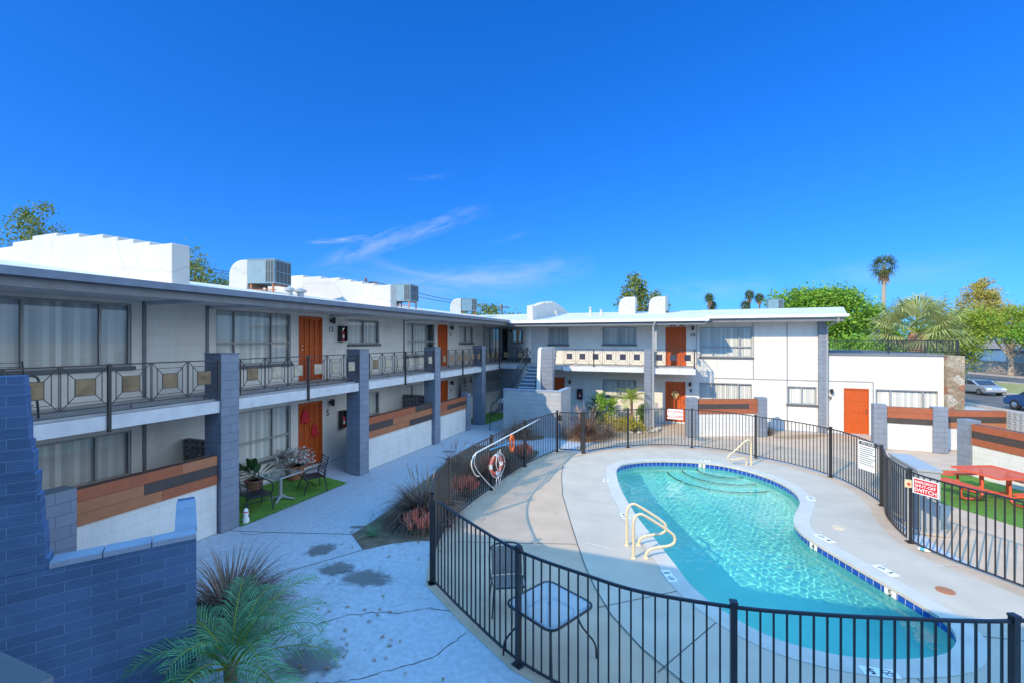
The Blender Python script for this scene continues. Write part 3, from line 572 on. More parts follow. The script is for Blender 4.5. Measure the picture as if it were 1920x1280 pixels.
for a in ([(2.5,12.9),(4.3,13.2)], [(2.45,12.0),(4.3,12.1)], [(2.75,15.5),(4.4,15.3)], [(3.95,9.1),(5.6,9.6)], [(2.0,16.7),(3.4,17.6)], [(-1.5,16.85),(-2.6,17.9)], [(-.5,17.25),(-1.1,18.9)], [(-2.1,15.7),(-3.9,16.0)], [(-2.05,14.5),(-3.8,14.7)], [(-1.3,11.9),(-3.0,12.0)], [(3.2,10.6),(4.9,11.2)]): strip('pavement_joint', a, .02, 'joint_pale', .004)
strip('pavement_crack', [(-5.3,5.35),(-5.0,5.72),(-4.6,6.0),(-4.25,6.1),(-3.88,6.38),(-3.43,6.45)], .013, 'joint', -.007, .012)
strip('pavement_crack', [(-4.6,4.3),(-3.93,4.72),(-3.57,5.05),(-3.2,5.45),(-3.05,6.05)], .012, 'joint', -.007, .012)
strip('pavement_crack', [(-9.3,7.3),(-8.9,7.42),(-8.78,7.6)], .014, 'joint', -.007, .015)
def stainmat():
    m, nt, p = nmat('damp stain'); N = nt.nodes; tc = N.new('ShaderNodeTexCoord'); p.inputs['Base Color'].default_value = (.17, .165, .165, 1); p.inputs['Roughness'].default_value = .6
    mp = N.new('ShaderNodeMapping'); mp.inputs['Scale'].default_value = (.5, .5, .5); link(nt, tc.outputs['Object'], mp.inputs[0])
    ln = N.new('ShaderNodeVectorMath'); ln.operation = 'LENGTH'; link(nt, mp.outputs[0], ln.inputs[0])
    n = N.new('ShaderNodeTexNoise'); n.inputs['Scale'].default_value = 3.0; n.inputs['Detail'].default_value = 12; n.inputs['Roughness'].default_value = .75; gp = N.new('ShaderNodeNewGeometry'); link(nt, gp.outputs['Position'], n.inputs['Vector'])
    a = N.new('ShaderNodeMath'); a.operation = 'MULTIPLY_ADD'; a.inputs[1].default_value = .75; link(nt, n.outputs['Fac'], a.inputs[0]); link(nt, ln.outputs['Value'], a.inputs[2])
    r = N.new('ShaderNodeMapRange'); r.inputs[1].default_value = .56; r.inputs[2].default_value = .70; r.inputs[3].default_value = .7; r.inputs[4].default_value = 0; link(nt, a.outputs[0], r.inputs[0])
    t = N.new('ShaderNodeBsdfTransparent'); mx = N.new('ShaderNodeMixShader'); link(nt, r.outputs[0], mx.inputs[0]); link(nt, t.outputs[0], mx.inputs[1]); link(nt, p.outputs[0], mx.inputs[2]); link(nt, mx.outputs[0], N['Material Output'].inputs[0]); return m
M['stain'] = stainmat()
for cx, cy, rx, ry, an in ((-7.05,7.35,.62,.42,.9), (-6.2,6.85,.6,.4,.5), (-5.45,6.75,.9,.5,.2), (-4.75,4.75,.75,.6,.2), (-7.1,8.55,.3,.18,.5), (-8.6,15.6,.5,.25,.3)):
    mb = MB(); n = 28; mb.add([(math.cos(2*math.pi*i/n), math.sin(2*math.pi*i/n), 0) for i in range(n)], [tuple(range(n))]); o = mb.build('damp_stain', 'stain', fix=False)
    o.location = (cx, cy, -.005); o.rotation_euler = (0, 0, an); o.scale = (rx, ry, 1); struct(o)
# porch strip in front of the ground floor doors: rises gently to the wall
mb = MB(); mb.add([(-9.95, -4, -.011), (-9.95, 20.9, -.011), (-11.52, 20.9, .15), (-11.52, -4, .15)], [(0,1,2,3)]); struct(mb.build('porch', 'concrete', fix=False))
def bed(name, pts, z, m, k=4): return struct(sheet(name, [(p.x, p.y) for p in smoothloop([(x, y, 0) for x, y in pts], k)] if k else pts, [], z, m))
bed('planting_bed', [(-6.96,8.19),(-6.23,7.67),(-5.85,8.12),(-5.4,8.45),(-5.15,8.52),(-5.32,9.4),(-5.42,10.6),(-5.43,12.07),(-5.4,13.4),(-5.32,14.8),(-5.2,16.0),(-5.35,16.9),(-6.2,17.3),(-7.6,17.2),(-8.1,16.8),(-8.15,15.8),(-7.5,11.9),(-7.05,9.6)], -.004, 'soil', 0)
bed('planting_bed', [(-5.2,19.5),(-3.9,19.15),(-2.6,20.1),(-1.4,21.2),(-1.15,22.6),(-1.35,23.7),(-2.2,24.9),(-5.0,24.95),(-5.1,22.2)], -.004, 'gravel', 4)
bed('planting_bed', [(-7.7,19.55),(-7.6,18.7),(-6.6,18.5),(-6.0,18.9),(-6.0,19.55)], -.004, 'soil', 3)
bed('planting_bed', [(3.6,23.2),(5.6,24.6),(6.0,24.3),(4.3,22.9)], -.004, 'gravel', 3)
bed('patio_paving', [(-4.2,18.2),(-2.6,20.1),(-1.4,21.2),(-1.1,24.9),(17,24.9),(17,9),(6.3,8.6),(5.2,11.2),(4.9,12.2),(5.1,14.8),(4.5,17.3),(2.6,19.2),(.2,20.0),(-2.3,19.1),(-4.0,17.6)], -.009, 'deck_tan', 0)
bed('artificial_turf', [(5.95,15.9),(6.6,14.9),(8.2,12.4),(12,13.4),(9.2,18.3),(8.5,19.3),(7.4,19.2),(6.3,17.5)], -.003, 'turf', 0)
mb = MB(); mb.add([(-9.62,7.62,.012),(-9.58,11.05,.012),(-10.3,11.1,.062),(-11.3,11.0,.16),(-11.3,7.62,.16)], [(0,1,2,3,4)]); struct(mb.build('artificial_turf', 'turf', fix=False))
mb = MB(); mb.add([(-9.6,21.3,.004),(-9.3,25,.004),(-11.4,25,.004),(-11.4,21.3,.004)], [(0,1,2,3)]); struct(mb.build('artificial_turf', 'turf', fix=False))
# street beyond the court: line directions follow its kerbs
def band(name, a, b, m, z):
    A, B = [Vector(G(*p)).to_2d() for p in a], [Vector(G(*p)).to_2d() for p in b]
    def ext(q): d = (q[1]-q[0]).normalized(); return [q[0]-d*6, q[1]+d*60]
    A, B = ext(A), ext(B); return struct(sheet(name, [A[0], A[1], B[1], B[0]], [], z, m))
sd = Vector((.70, -3.8)).normalized()                 # street runs roughly along -Y here
def street(name, d0, d1, m, z):
    o = Vector((17.6, 40.8)); n = Vector((.983, .184)); t = Vector((-.184, .983))
    q = [o+n*d0-t*46, o+n*d1-t*46, o+n*d1+t*120, o+n*d0+t*120]; return struct(sheet(name, [tuple(p) for p in q], [], z, m))
street('pavement', -2.6, -.6, 'kerb', -.016); street('road', -.25, 7.2, 'asphalt', -.014); street('verge', 7.5, 15.5, 'dry_grass', .01); street('road', 15.8, 22.5, 'asphalt', -.010); street('verge', 22.9, 60, 'dirt', .0)
for d in (-.42, 7.35, 15.65, 22.7):
    o = Vector((17.6, 40.8)); n = Vector((.983, .184)); t = Vector((-.184, .983)); a, b = o+n*d-t*46, o+n*d+t*120
    mb = MB(); mb.bar((*a, .04), (*b, .04), .3 if d != 22.7 else .4, .2); struct(mb.build('kerb', 'kerb'))
# ------------------------------------------------------------------ swimming pool
pool = thing('swimming_pool', (.8, 12.3, 0), 'kidney shaped swimming pool with blue tile band and turquoise water', 'pool')
WZ = -.17
mb = MB(); loops = []; prof = [(0.0, -.19), (.015, -.55), (.06, -.85), (.22, -1.05)]
for ins, z in prof:
    L = offs(PL, ins); loops.append([(x, y, z-max(0, (17.4-y))*.055*(1 if z < -.6 else 0)) for x, y in L])
n = len(PL)
for k, L in enumerate(loops): mb.v += L
for k in range(len(loops)-1):
    for i in range(n): mb.f.append((k*n+i, k*n+(i+1) % n, (k+1)*n+(i+1) % n, (k+1)*n+i)); mb.m.append(0)
b0 = (len(loops)-1)*n
for t in tessellate_polygon([[Vector((x, y, 0)) for x, y, z in loops[-1]]]): mb.f.append(tuple(b0+i for i in t)); mb.m.append(0)
basin = mb.build('basin', 'plaster', pool, 'full')
mb = MB(); st = Vector((1.15, 17.3))
for k, (r, z0) in enumerate(((1.85, -.92), (1.35, -.66), (.85, -.42))):
    c = []
    for i in range(19):
        a = math.pi+math.pi*i/18-.42; c.append((st.x+r*math.cos(a), st.y+.15+r*math.sin(a)))
    mb.prism(c, 'z', -1.5, z0)
mb.build('steps', 'plaster', basin)
mb = MB()
for k, (r, z0) in enumerate(((1.85, -.92), (1.35, -.66), (.85, -.42))):
    q = []
    for i in range(3, 17): a = math.pi+math.pi*i/18-.42; q.append((st.x+(r-.03)*math.cos(a), st.y+.15+(r-.03)*math.sin(a), z0+.004))
    for a, b in zip(q, q[1:]): mb.bar(a, b, .05, .012)
mb.build('step_edge', 'ink', basin)
def tilemat():
    m, nt, p = nmat('blue glazed tile'); N = nt.nodes
    uv = N.new('ShaderNodeUVMap'); br = N.new('ShaderNodeTexBrick'); br.offset = 0; br.inputs['Scale'].default_value = 1; br.inputs['Brick Width'].default_value = .152; br.inputs['Row Height'].default_value = .152; br.inputs['Mortar Size'].default_value = .005
    br.inputs['Color1'].default_value = (.012, .06, .36, 1); br.inputs['Color2'].default_value = (.018, .085, .45, 1); br.inputs['Mortar'].default_value = (.62, .64, .66, 1)
    link(nt, uv.outputs[0], br.inputs['Vector']); n = N.new('ShaderNodeTexNoise'); n.inputs['Scale'].default_value = 60; tc = N.new('ShaderNodeTexCoord'); link(nt, tc.outputs['Object'], n.inputs['Vector'])
    mr = N.new('ShaderNodeMapRange'); mr.inputs[3].default_value = .6; mr.inputs[4].default_value = 1.5; link(nt, n.outputs['Fac'], mr.inputs[0])
    mx = N.new('ShaderNodeMixRGB'); mx.blend_type = 'MULTIPLY'; mx.inputs[0].default_value = .8; link(nt, br.outputs[0], mx.inputs[1]); link(nt, mr.outputs[0], mx.inputs[2]); link(nt, mx.outputs[0], p.inputs['Base Color']); p.inputs['Roughness'].default_value = .15; return m
M['tile'] = tilemat()
mb = MB(); acc = 0; uvs = []
A, B = offs(PL, -.001), offs(PL, .002)
for i in range(n):
    a, b = A[i], A[(i+1) % n]; l = math.hypot(a[0]-b[0], a[1]-b[1])
    mb.add([(*a, -.045), (*b, -.045), (*b, -.21), (*a, -.21)], [(0,1,2,3)]); uvs += [(acc, .152), (acc+l, .152), (acc+l, -.013), (acc, -.013)]; acc += l
tb = mb.build('tile_band', 'tile', pool, fix=False); uvl = tb.data.uv_layers.new(); uvl.data.foreach_set('uv', [c for q in uvs for c in q])
mb = MB(); C0, C1 = offs(PL, -.30), offs(PL, .035)
for i in range(n):
    j = (i+1) % n; mb.add([(*C0[i], .006), (*C0[j], .006), (*C1[j], .012), (*C1[i], .012)], [(0,1,2,3)]); mb.add([(*C1[i], .012), (*C1[j], .012), (*C1[j], -.045), (*C1[i], -.045)], [(0,1,2,3)])
    mb.add([(*C1[i], -.045), (*C1[j], -.045), (*offs(PL,-.01)[j], -.045), (*offs(PL,-.01)[i], -.045)], [(0,1,2,3)])
M['coping_pool'] = mat('pale pool coping', (.55, .52, .47), .8, .1, 3, .2, 70)
mb.build('coping', 'coping_pool', pool, fix=False)
def watermat():
    m, nt, p = nmat('pool water'); N = nt.nodes; p.inputs['Base Color'].default_value = (.21, .87, .74, 1); p.inputs['Transmission Weight'].default_value = 1; p.inputs['IOR'].default_value = 1.33; p.inputs['Roughness'].default_value = 0; return m
M['water'] = watermat()
def wave(x, y):
    z = 0
    for k, (lam, amp) in enumerate(((.9,.0008),(.62,.0006),(.41,.0005),(.29,.0005),(.21,.0005),(.16,.0005),(.125,.00045))):
        for j in range(3):
            a = k*1.7+j*2.1+.4*math.sin(k*3+j); f = 2*math.pi/lam*(1+.07*j); z += amp*.6*math.sin(f*(x*math.cos(a)+y*math.sin(a))+k*2.3+j*1.1+.8*math.sin(.9*x+1.3*y+k))
    return z
def water_surface():
    st_ = .028; W = offs(PL, .004); x0, x1 = min(p[0] for p in W), max(p[0] for p in W); y0, y1 = min(p[1] for p in W), max(p[1] for p in W)
    bm = bmesh.new(); nx, ny = int((x1-x0)/st_)+2, int((y1-y0)/st_)+2; P = np.array(W); X, Y = np.meshgrid(x0-.01+np.arange(nx)*st_, y0-.01+np.arange(ny)*st_, indexing='ij'); ins = np.zeros(X.shape, bool)
    for i in range(len(P)):
        (xa, ya), (xb, yb) = P[i-1], P[i]; c = ((ya > Y) != (yb > Y)) & (X < (xb-xa)*(Y-ya)/((yb-ya) if yb != ya else 1e-9)+xa); ins ^= c
    vid = {}
    def vert(i, j):
        if (i, j) not in vid:
            x, y = X[i, j], Y[i, j]; vid[i, j] = bm.verts.new((x, y, WZ+wave(x, y)))
        return vid[i, j]
    for i in range(nx-1):
        for j in range(ny-1):
            if ins[i:i+2, j:j+2].any(): bm.faces.new((vert(i, j), vert(i+1, j), vert(i+1, j+1), vert(i, j+1)))
    me = D.meshes.new('water'); bm.to_mesh(me); bm.free(); me.materials.append(M['water']); me.polygons.foreach_set('use_smooth', [True]*len(me.polygons)); o = D.objects.new('water', me); COL.objects.link(o); return struct(o)
water = water_surface(); water.cycles.is_caustics_caster = True
for o in [basin]+list(basin.children)+[tb]: o.cycles.is_caustics_receiver = True
# ------------------------------------------------------------------ pool fence and gate
fence = thing('pool_fence', (0, 12, 0), 'black iron picket fence curving round the swimming pool', 'fence')
FT, FBZ = 1.52, .07
def resample(pts, step):
    out = [pts[0]]; acc = 0
    for a, b in zip(pts, pts[1:]):
        L = (b-a).length; d = step-acc
        while d <= L: out.append(a.lerp(b, d/L)); d += step
        acc = (acc+L) % step
    return out
def run(pts, postpts):
    """split a smooth line at the posts; one panel mesh (rails and pickets) between each two posts"""
    S = smoothline([(x, y, 0) for x, y in pts], 10); idx = [min(range(len(S)), key=lambda i: (S[i].xy-Vector(q)).length) for q in postpts]; idx = sorted(set([0]+idx+[len(S)-1]))
    for i in idx:
        p = S[i]; t = (S[min(i+1, len(S)-1)]-S[max(0, i-1)]).normalized(); s = Vector((-t.y, t.x, 0)); mb = MB()
        mb.obox(p+Vector((0,0,.78)), t*.032, s*.032, (0,0,.78)); mb.obox(p+Vector((0,0,1.572)), t*.038, s*.038, (0,0,.012)); mb.obox(p+Vector((0,0,.006)), t*.075, s*.06, (0,0,.006)); mb.build('post', 'black', fence)
    for a, b in zip(idx, idx[1:]):
        seg = S[a:b+1]; mb = MB()
        for z, h in ((FT, .03), (FBZ, .025)):
            for p, q in zip(seg, seg[1:]): mb.bar(p+Vector((0,0,z)), q+Vector((0,0,z)), .028, h)
        L = sum((q-p).length for p, q in zip(seg, seg[1:])); k = max(2, round(L/.128))
        for p in resample(seg, L/k)[1:]:
            if (p-seg[-1]).length > .06: mb.bar(p+Vector((0,0,FBZ)), p+Vector((0,0,FT)), .0195)
        mb.build('panel', 'black', fence)
run(FL, [(-5.16,9.35),(-5.27,12.07),(-5.17,14.7)])
run([(-3.68,17.2)]+FB[1:], [(-2.2,18.75),(.2,19.65),(2.37,18.8),(4.24,17.0),(4.75,14.55),(4.45,12.12),(5.95,9.6),(5.3,7.6),(3.05,6.03),(.46,5.29),(-2.09,5.68)])
gate = thing('pool_gate', (-4.2, 17.1, 0), 'narrow black picket gate in the fence at the far left of the pool', 'gate')
mb = MB(); a, b = Vector((-4.58, 17.12, 0)), Vector((-3.78, 17.2, 0))
for z in (FT, FBZ+.03): mb.bar(a+V(0,0,z), b+V(0,0,z), .035)
for p in (a, b): mb.bar(p+V(0,0,.07), p+V(0,0,FT+.02), .04)
for k in range(1, 7): p = a.lerp(b, k/7); mb.bar(p+V(0,0,.1), p+V(0,0,FT), .016)
mb.build('gate_leaf', 'black', gate)
mb = MB(); mb.box(-4.62, -4.5, 17.05, 17.11, 1.2, 1.42); mb.build('latch', 'black', gate)
mb = MB(); mb.obox((-3.68, 17.2, .8), (.06,0,0), (0,.06,0), (0,0,.8)); mb.build('post', 'black', gate)
# signs on the fence
def hang_sign(name, c, right, w, h, label, frame=None):
    t = thing(name, c, label, 'sign'); return t, Vector(c), Vector(right).normalized()
def signboard(t, c, r, w, h, m, th=.006):
    nr = Vector((r.y, -r.x, 0)); mb = MB(); mb.obox(c, r*(w/2), nr*th, (0,0,h/2)); return mb.build('board', m, t), nr
def onfence(px, z, pts):
    """point of a fence polyline seen in photo column px"""
    r = ray(px, HOR); best = None
    for a, b in zip(pts, pts[1:]):
        a, b = Vector(a), Vector(b); ca = a.x*r[1]-a.y*r[0]; cb = b.x*r[1]-b.y*r[0]
        if ca*cb <= 0 and ca != cb:
            q = a.lerp(b, ca/(ca-cb)); best = q if best is None or q.length > best.length else best
    return Vector((best.x, best.y, z)), (0,)
P1, _ = onfence(1266, 1.33, FB[:12]); r1 = Vector((.99, -.1, 0))
t, c, r = hang_sign('warning_sign', P1+Vector((0,-.04,0)), r1, .6, .42, 'white NO DIVING ALLOWED sign with red letters hung on the far fence')
_, nr = signboard(t, c, r, .60, .40, 'sign_white'); mb = MB()
mb.text('NO DIVING', c+V(0,0,.1)+nr*.008, r, (0,0,1), .125); mb.text('ALLOWED', c+V(0,0,-.1)+nr*.008, r, (0,0,1), .135); mb.build('lettering', 'red', t, fix=False)
P2, _ = onfence(1630, 1.12, FB[7:12]); r2 = Vector((.42, -.9, 0)).normalized()
t, c, r = hang_sign('rules_sign', P2+Vector((-.035,-.02,0)), r2, .55, .8, 'tall white sheet of pool rules with a dark heading on the right fence')
_, nr = signboard(t, c, r, .62, .80, 'sign_white'); mb = MB(); mb.obox(c+V(0,0,.335)+nr*.008, r*.285, nr*.001, (0,0,.045)); mb.build('heading', 'ink', t)
mb = MB(); mb.text('POOL RULES', c+V(0,0,.335)+nr*.011, r, (0,0,1), .075); mb.build('lettering', 'sign_white', t, fix=False); mb = MB()
for k in range(9): z = .23-.058*k; w = random.uniform(.15, .26); mb.obox(c+V(0,0,z)+nr*.008-r*(.27-w), r*w, nr*.001, (0,0,.010))
mb.build('small_print', 'grey_trim', t)
P3, _ = onfence(1741, 1.31, FB[11:16]); r3 = Vector((.69, -.9, 0)).normalized()
r3 = Vector((.62, -.78, 0)).normalized()
t, c, r = hang_sign('switch_sign', P3+Vector((-.07,-.06,0)), r3, .5, .3, 'red and white EMERGENCY SHUT-OFF SWITCH sign on the right fence')
_, nr = signboard(t, c, r, .46, .32, 'sign_white'); mb = MB(); mb.obox(c+nr*.0075, r*.205, nr*.001, (0,0,.14)); mb.build('field', 'red', t); mb = MB()
mb.text('EMERGENCY', c+V(0,0,.085)+nr*.011, r, (0,0,1), .066); mb.text('SHUT-OFF', c+V(0,0,.01)+nr*.011, r, (0,0,1), .08); mb.text('SWITCH', c+V(0,0,-.08)+nr*.011, r, (0,0,1), .105); mb.build('lettering', 'sign_white', t, fix=False)
P4 = Vector((4.45, 12.12, 1.27))
t = thing('switch_box', P4, 'small pale switch box with a red button on a fence post beside the red sign', 'switch')
mb = MB(); mb.obox(P4+V(-.05,-.06,0), (.055,-.01,0), (.006,.03,0), (0,0,.08)); mb.build('box', 'cream', t); mb = MB(); mb.tube([P4+V(-.05,-.085,0), P4+V(-.056,-.115,0)], .026, 12); mb.build('button', 'red', t)
mb = MB(); mb.tube([P4+V(-.05,-.06,-.08), P4+V(-.05,-.06,-1.2)], .014, 8); mb.build('conduit', 'cabinet', t)
# rescue ring, long pole with crook, blue brush pole
P5 = PX(924, 870, -5.2)
t = thing('lifebuoy', P5, 'orange and white lifebuoy with loose rope hung on the left fence', 'lifebuoy')
def ring(mb, c, a, b, R0, r, a0, a1, n=10):
    mb.tube([c+R0*(math.cos(x)*a+math.sin(x)*b) for x in np.linspace(a0, a1, n)], r, 10, cap=False)
a_, b_ = Vector((.25, .97, 0)).normalized(), Vector((0,0,1)); c5 = P5+Vector((.1, 0, 0)); mb = MB(); mw = MB()
for k in range(4):
    q = k*math.pi/2; ring(mb, c5, a_, b_, .25, .05, q+.22, q+math.pi/2-.22); ring(mw, c5, a_, b_, .25, .052, q-.24, q+.24, 6)
mb.build('float', 'coral', t, True); mw.build('band', 'sign_white', t, True)
mb = MB()
for s, ph in ((1, 0), (-1, 1.2), (.4, 2.2)):
    q = [c5+Vector((.08, s*.12+.06*math.sin(k*1.3+ph), .42-.12*k)) for k in range(9)]; mb.tube(smoothline(q, 4), .011, 6)
q = [c5+.345*(math.cos(x)*a_+math.sin(x)*b_)+Vector((.05,0,0)) for x in np.linspace(0, 6.1, 24)]; mb.tube(q, .01, 6); mb.build('rope', 'rope', t, True)
L0, L1 = PX(893, 848, -5.1), PX(1011, 785, -5.05)
t = thing('rescue_pole', L0, 'long pale rescue pole with a curved crook end lying along the left fence', 'pole')
mb = MB(); mb.tube([L0, L1], .019, 8); mb.build('shaft', 'rope', t, True)
ck = [(893,848),(887,856),(884,868),(886,880),(892,890),(898,892)]; mb = MB(); mb.tube(smoothline([PX(x, y, -5.08) for x, y in ck], 5), .016, 8)
ck = [(893,848),(890,856),(889,866),(892,876),(900,888),(915,905),(928,918)]; mb.tube(smoothline([PX(x, y, -5.06) for x, y in ck], 5), .012, 8); mb.build('crook', 'rope', t, True)
Q0, Q1 = PX(919, 842, -5.0), PX(957, 829, -5.0)
t = thing('brush_pole', Q0, 'short blue pole with an orange hose loop hung high on the left fence', 'pole'); mb = MB(); mb.tube([Q0, Q1], .018, 8); mb.build('shaft', 'blue', t, True)
c6 = PX(958, 830, -5.0)+Vector((.03,0,0)); mb = MB(); mb.tube([c6+.24*math.sin(x)*Vector((0,0,1))+.115*math.cos(x)*Vector((.1,1,0)) for x in np.linspace(0, 2*math.pi, 22)[:-1]], .032, 8, True); mb.build('loop', 'orange', t, True)
# ladder and hand rails
def rail(mb, base, d, prof, r=.029):
    d = Vector((d[0], d[1], 0)).normalized(); mb.tube(smoothline([Vector(base)+d*s+Vector((0,0,z)) for s, z in prof], 6), r, 10)
lad = thing('pool_ladder', (-1.05, 9.55, 0), 'pair of looped cream grab rails of the ladder at the near left pool edge', 'ladder')
pr = [(0,0),(0,.35),(0,.68),(.04,.82),(.13,.87),(.24,.83),(.5,.67),(.72,.52),(.82,.42),(.82,.31),(.72,.24),(.5,.21),(.36,.18),(.27,.12),(.25,.04),(.25,0)]
for bs in ((-.98, 9.27, 0), (-1.17, 9.80, 0)):
    mb = MB(); rail(mb, bs, (.92, .39), pr); o = mb.build('grab_rail', 'cream', lad, True); mb = MB(); d = Vector((.92,.39,0)).normalized()
    for s in (0, .25): mb.lathe([(.055, 0), (.055, .012), (.035, .03)], Vector(bs)+d*s, 14)
    mb.build('flange', 'cream', o, True)
mb = MB()
for z in (-.35, -.65): mb.bar((-.33, 9.55, z), (-.55, 10.07, z), .09, .025)
mb.build('tread', 'cream', lad)
hr = thing('hand_rail', (2.05, 17.6, 0), 'single looped cream hand rail at the far steps of the pool', 'hand rail')
mb = MB(); rail(mb, (2.08, 17.62, 0), (-.9, -.43), [(0,0),(0,.4),(0,.74),(.04,.84),(.12,.87),(.25,.8),(.6,.5),(.8,.36),(.83,.27),(.76,.21),(.6,.2),(.36,.24),(.24,.22),(.17,.12),(.16,0)]); mb.build('grab_rail', 'cream', hr, True)
# depth markers: tiles in the deck and on the waterline
def marker(x, y, an, txt, label, w=.42, h=.17, face=None):
    t = thing('depth_marker', (x, y, 0), label, 'depth marker', 'depth marker tiles round the pool'); a = Vector((math.cos(an), math.sin(an), 0)); b = Vector((-a.y, a.x, 0)); c = Vector((x, y, .009))
    mb = MB(); mb.obox(c, a*(w/2), b*(h/2), (0,0,.004)); mb.build('tile', 'sign_white', t); mb = MB(); z = V(0,0,.0055)
    mb.text(txt, c+z+a*(w*.22), a, b, h*.85); k = c+z-a*(w*.22); n = 14
    q = [k+b*.055*math.cos(i*2*math.pi/n)+a*.055*math.sin(i*2*math.pi/n) for i in range(n)]
    for i in range(n): mb.bar(q[i], q[(i+1) % n], .009, .002)
    mb.bar(k-a*.038-b*.038, k+a*.038+b*.038, .009, .002); mb.bar(k-a*.05+b*.01, k+a*.04-b*.005, .012, .002); mb.build('lettering', 'ink', t, fix=False)
marker(-.30, 8.80, -1.17+math.pi, '5', 'number 5 depth tile in the shaded deck at the near left pool edge')
marker(2.34, 7.22, .17+math.pi, '5', 'number 5 depth tile in the shaded deck seen through the near fence')
marker(3.48, 10.45, 2.05-math.pi, '5', 'number 5 depth tile in the sunny right deck nearest the camera')
marker(2.80, 11.66, 2.05-math.pi, '4', 'number 4 depth tile in the right deck below the pool bend')
marker(3.16, 14.45, 1.5-math.pi, '3', 'number 3 depth tile in the right deck above the pool bend', .34)
marker(.62, 17.68, 0, '3', 'number 3 depth tile on the far rim of the pool', .34)
marker(-2.32, 14.1, 1.7, '3', 'number 3 depth tile in the left deck near the pool tip', .34)
marker(-1.42, 11.4, 1.97, '4', 'number 4 depth tile in the left deck beside the ladder', .34)
def wall_tile(i, txt):
    a, b = Vector(PL[i]), Vector(PL[(i+1) % n]); d = (b-a).normalized(); nn = Vector((-d.y, d.x)); c = (a+b)/2+nn*.012
    c = Vector((c.x, c.y, -.125)); d3 = Vector((d.x, d.y, 0)); mb = MB(); mb.obox(c, d3*.11, Vector((nn.x, nn.y, 0))*.004, (0,0,.075)); o = mb.build('depth_tile', 'sign_white', tb)
    mb = MB(); mb.text(txt, c+Vector((nn.x, nn.y, 0))*.006, -d3 if False else d3, (0,0,1), .15); m2 = mb.build('depth_number', 'ink', tb, fix=False)
def nearest(p): return min(range(n), key=lambda i: (Vector(PL[i])-Vector(p)).length)
def clockwise_fix(): pass
for p, s in (((.62, 17.37), '3'), ((2.6, 11.36), '4'), ((3.42, 9.72), '5')):
    i = nearest(p); a, b = Vector(PL[i]), Vector(PL[(i+1) % n]); d = (b-a).normalized(); nn = Vector((-d.y, d.x)); c = (a+b)/2+nn*.012; c = Vector((c.x, c.y, -.12)); n3 = Vector((nn.x, nn.y, 0)); rt = Vector((0,0,1)).cross(n3)
    mb = MB(); mb.obox(c, rt*.11, n3*.004, (0,0,.073)); mb.build('depth_tile', 'sign_white', tb); mb = MB(); mb.text(s, c+n3*.006, rt, (0,0,1), .15); mb.build('depth_number', 'ink', tb, fix=False)
for (x, y), m, lb in (((3.27, 12.46), 'cream', 'round cream skimmer lid in the right deck by the pool bend'), ((4.16, 9.99), 'wood_tan', 'round rust brown skimmer lid in the near right deck')):
    mb = MB(); mb.lathe([(.13, 0), (.13, .012), (.10, .016), (.03, .017), (.025, .014)], (x, y, .001), 24); o = mb.build('skimmer_lid', m, at=(x, y, 0)); tag(o, lb, 'skimmer lid', 'skimmer lids in the pool deck')
q = G(1722, 1030)
t = thing('water_bottle', q, 'small clear bottle with blue label lying at the foot of the right fence', 'bottle'); d = Vector((.8,-.5,0)).normalized(); mb = MB(); mb.tube([q+V(0,0,.035), q+V(0,0,.035)+d*.14, q+V(0,0,.035)+d*.19], [.033,.033,.014], 10); mb.build('body', 'sign_white', t, True); mb = MB(); mb.tube([q+V(0,0,.035)+d*.03, q+V(0,0,.035)+d*.1], .0345, 10); mb.build('label_band', 'blue', t, True)
# ------------------------------------------------------------------ patio walls: white block below, stained boards on top, grey piers
def patio_wall(label, a, b, zt, zw, boards, piers=(), th=.18, cat='wall'):
    a, b = Vector((*a, 0)), Vector((*b, 0)); d = (b-a); L = d.length; d.normalize(); nr = Vector((d.y, -d.x, 0)); t = thing('patio_wall', a, label, cat, 'low patio walls with stained boards')
    c = (a+b)/2; mb = MB(); mb.obox(c+V(0,0,zw/2), d*(L/2), nr*(th/2), (0,0,zw/2)); mb.build('wall', 'white', t)
    rows = len(boards); hh = (zt-zw)/rows
    mb = MB(); mb.obox(c+V(0,0,(zw+zt)/2), d*(L/2), nr*(th/2-.02), (0,0,(zt-zw)/2-.003)); mb.build('core', 'wood_dark', t)
    for i, row in enumerate(boards):
        z1 = zt-i*hh; s = 0
        for frac, m in row:
            e = s+frac*L; mb = MB()
            for sg in (1, -1): mb.obox(a+d*((s+e)/2)+nr*sg*(th/2+.004)+V(0,0,z1-hh/2), d*((e-s)/2-.003), nr*.022, (0,0,hh/2-.003))
            mb.build('board', m, t); s = e
    for s, w, h in piers:
        mb = MB(); p = a+d*s; mb.obox(p+V(0,0,h/2), d*w/2, nr*(th/2+.09), (0,0,h/2)); mb.build('pier', 'block', t)
    return t
Rr, Tn, Dk = 'wood_rust', 'wood_tan', 'wood_dark'
patio_wall('low white patio wall with rust boards and one dark stripe nearest the camera on the left', (-9.9, 4.6), (-9.9, 7.13), 1.74, 1.10, [[(.7,Rr),(.3,Tn)],[(.42,Tn),(.58,Dk)],[(.55,Tn),(.45,Rr)]], [(-.22,.42,1.80)])
patio_wall('long white patio wall with broken dark boards between two grey piers on the left', (-9.95, 12.27), (-9.95, 16.4), 1.74, 1.04, [[(.7,Rr),(.3,Dk)],[(.35,Dk),(.65,Tn)],[(.6,Tn),(.4,Dk)]])
patio_wall('short white patio wall with one dark inlay at the far end of the left block', (-9.95, 16.9), (-9.95, 19.5), 1.63, 1.05, [[(1,Rr)],[(.3,Rr),(.7,Dk)],[(1,Tn)]], [(2.81,.4,1.76)])
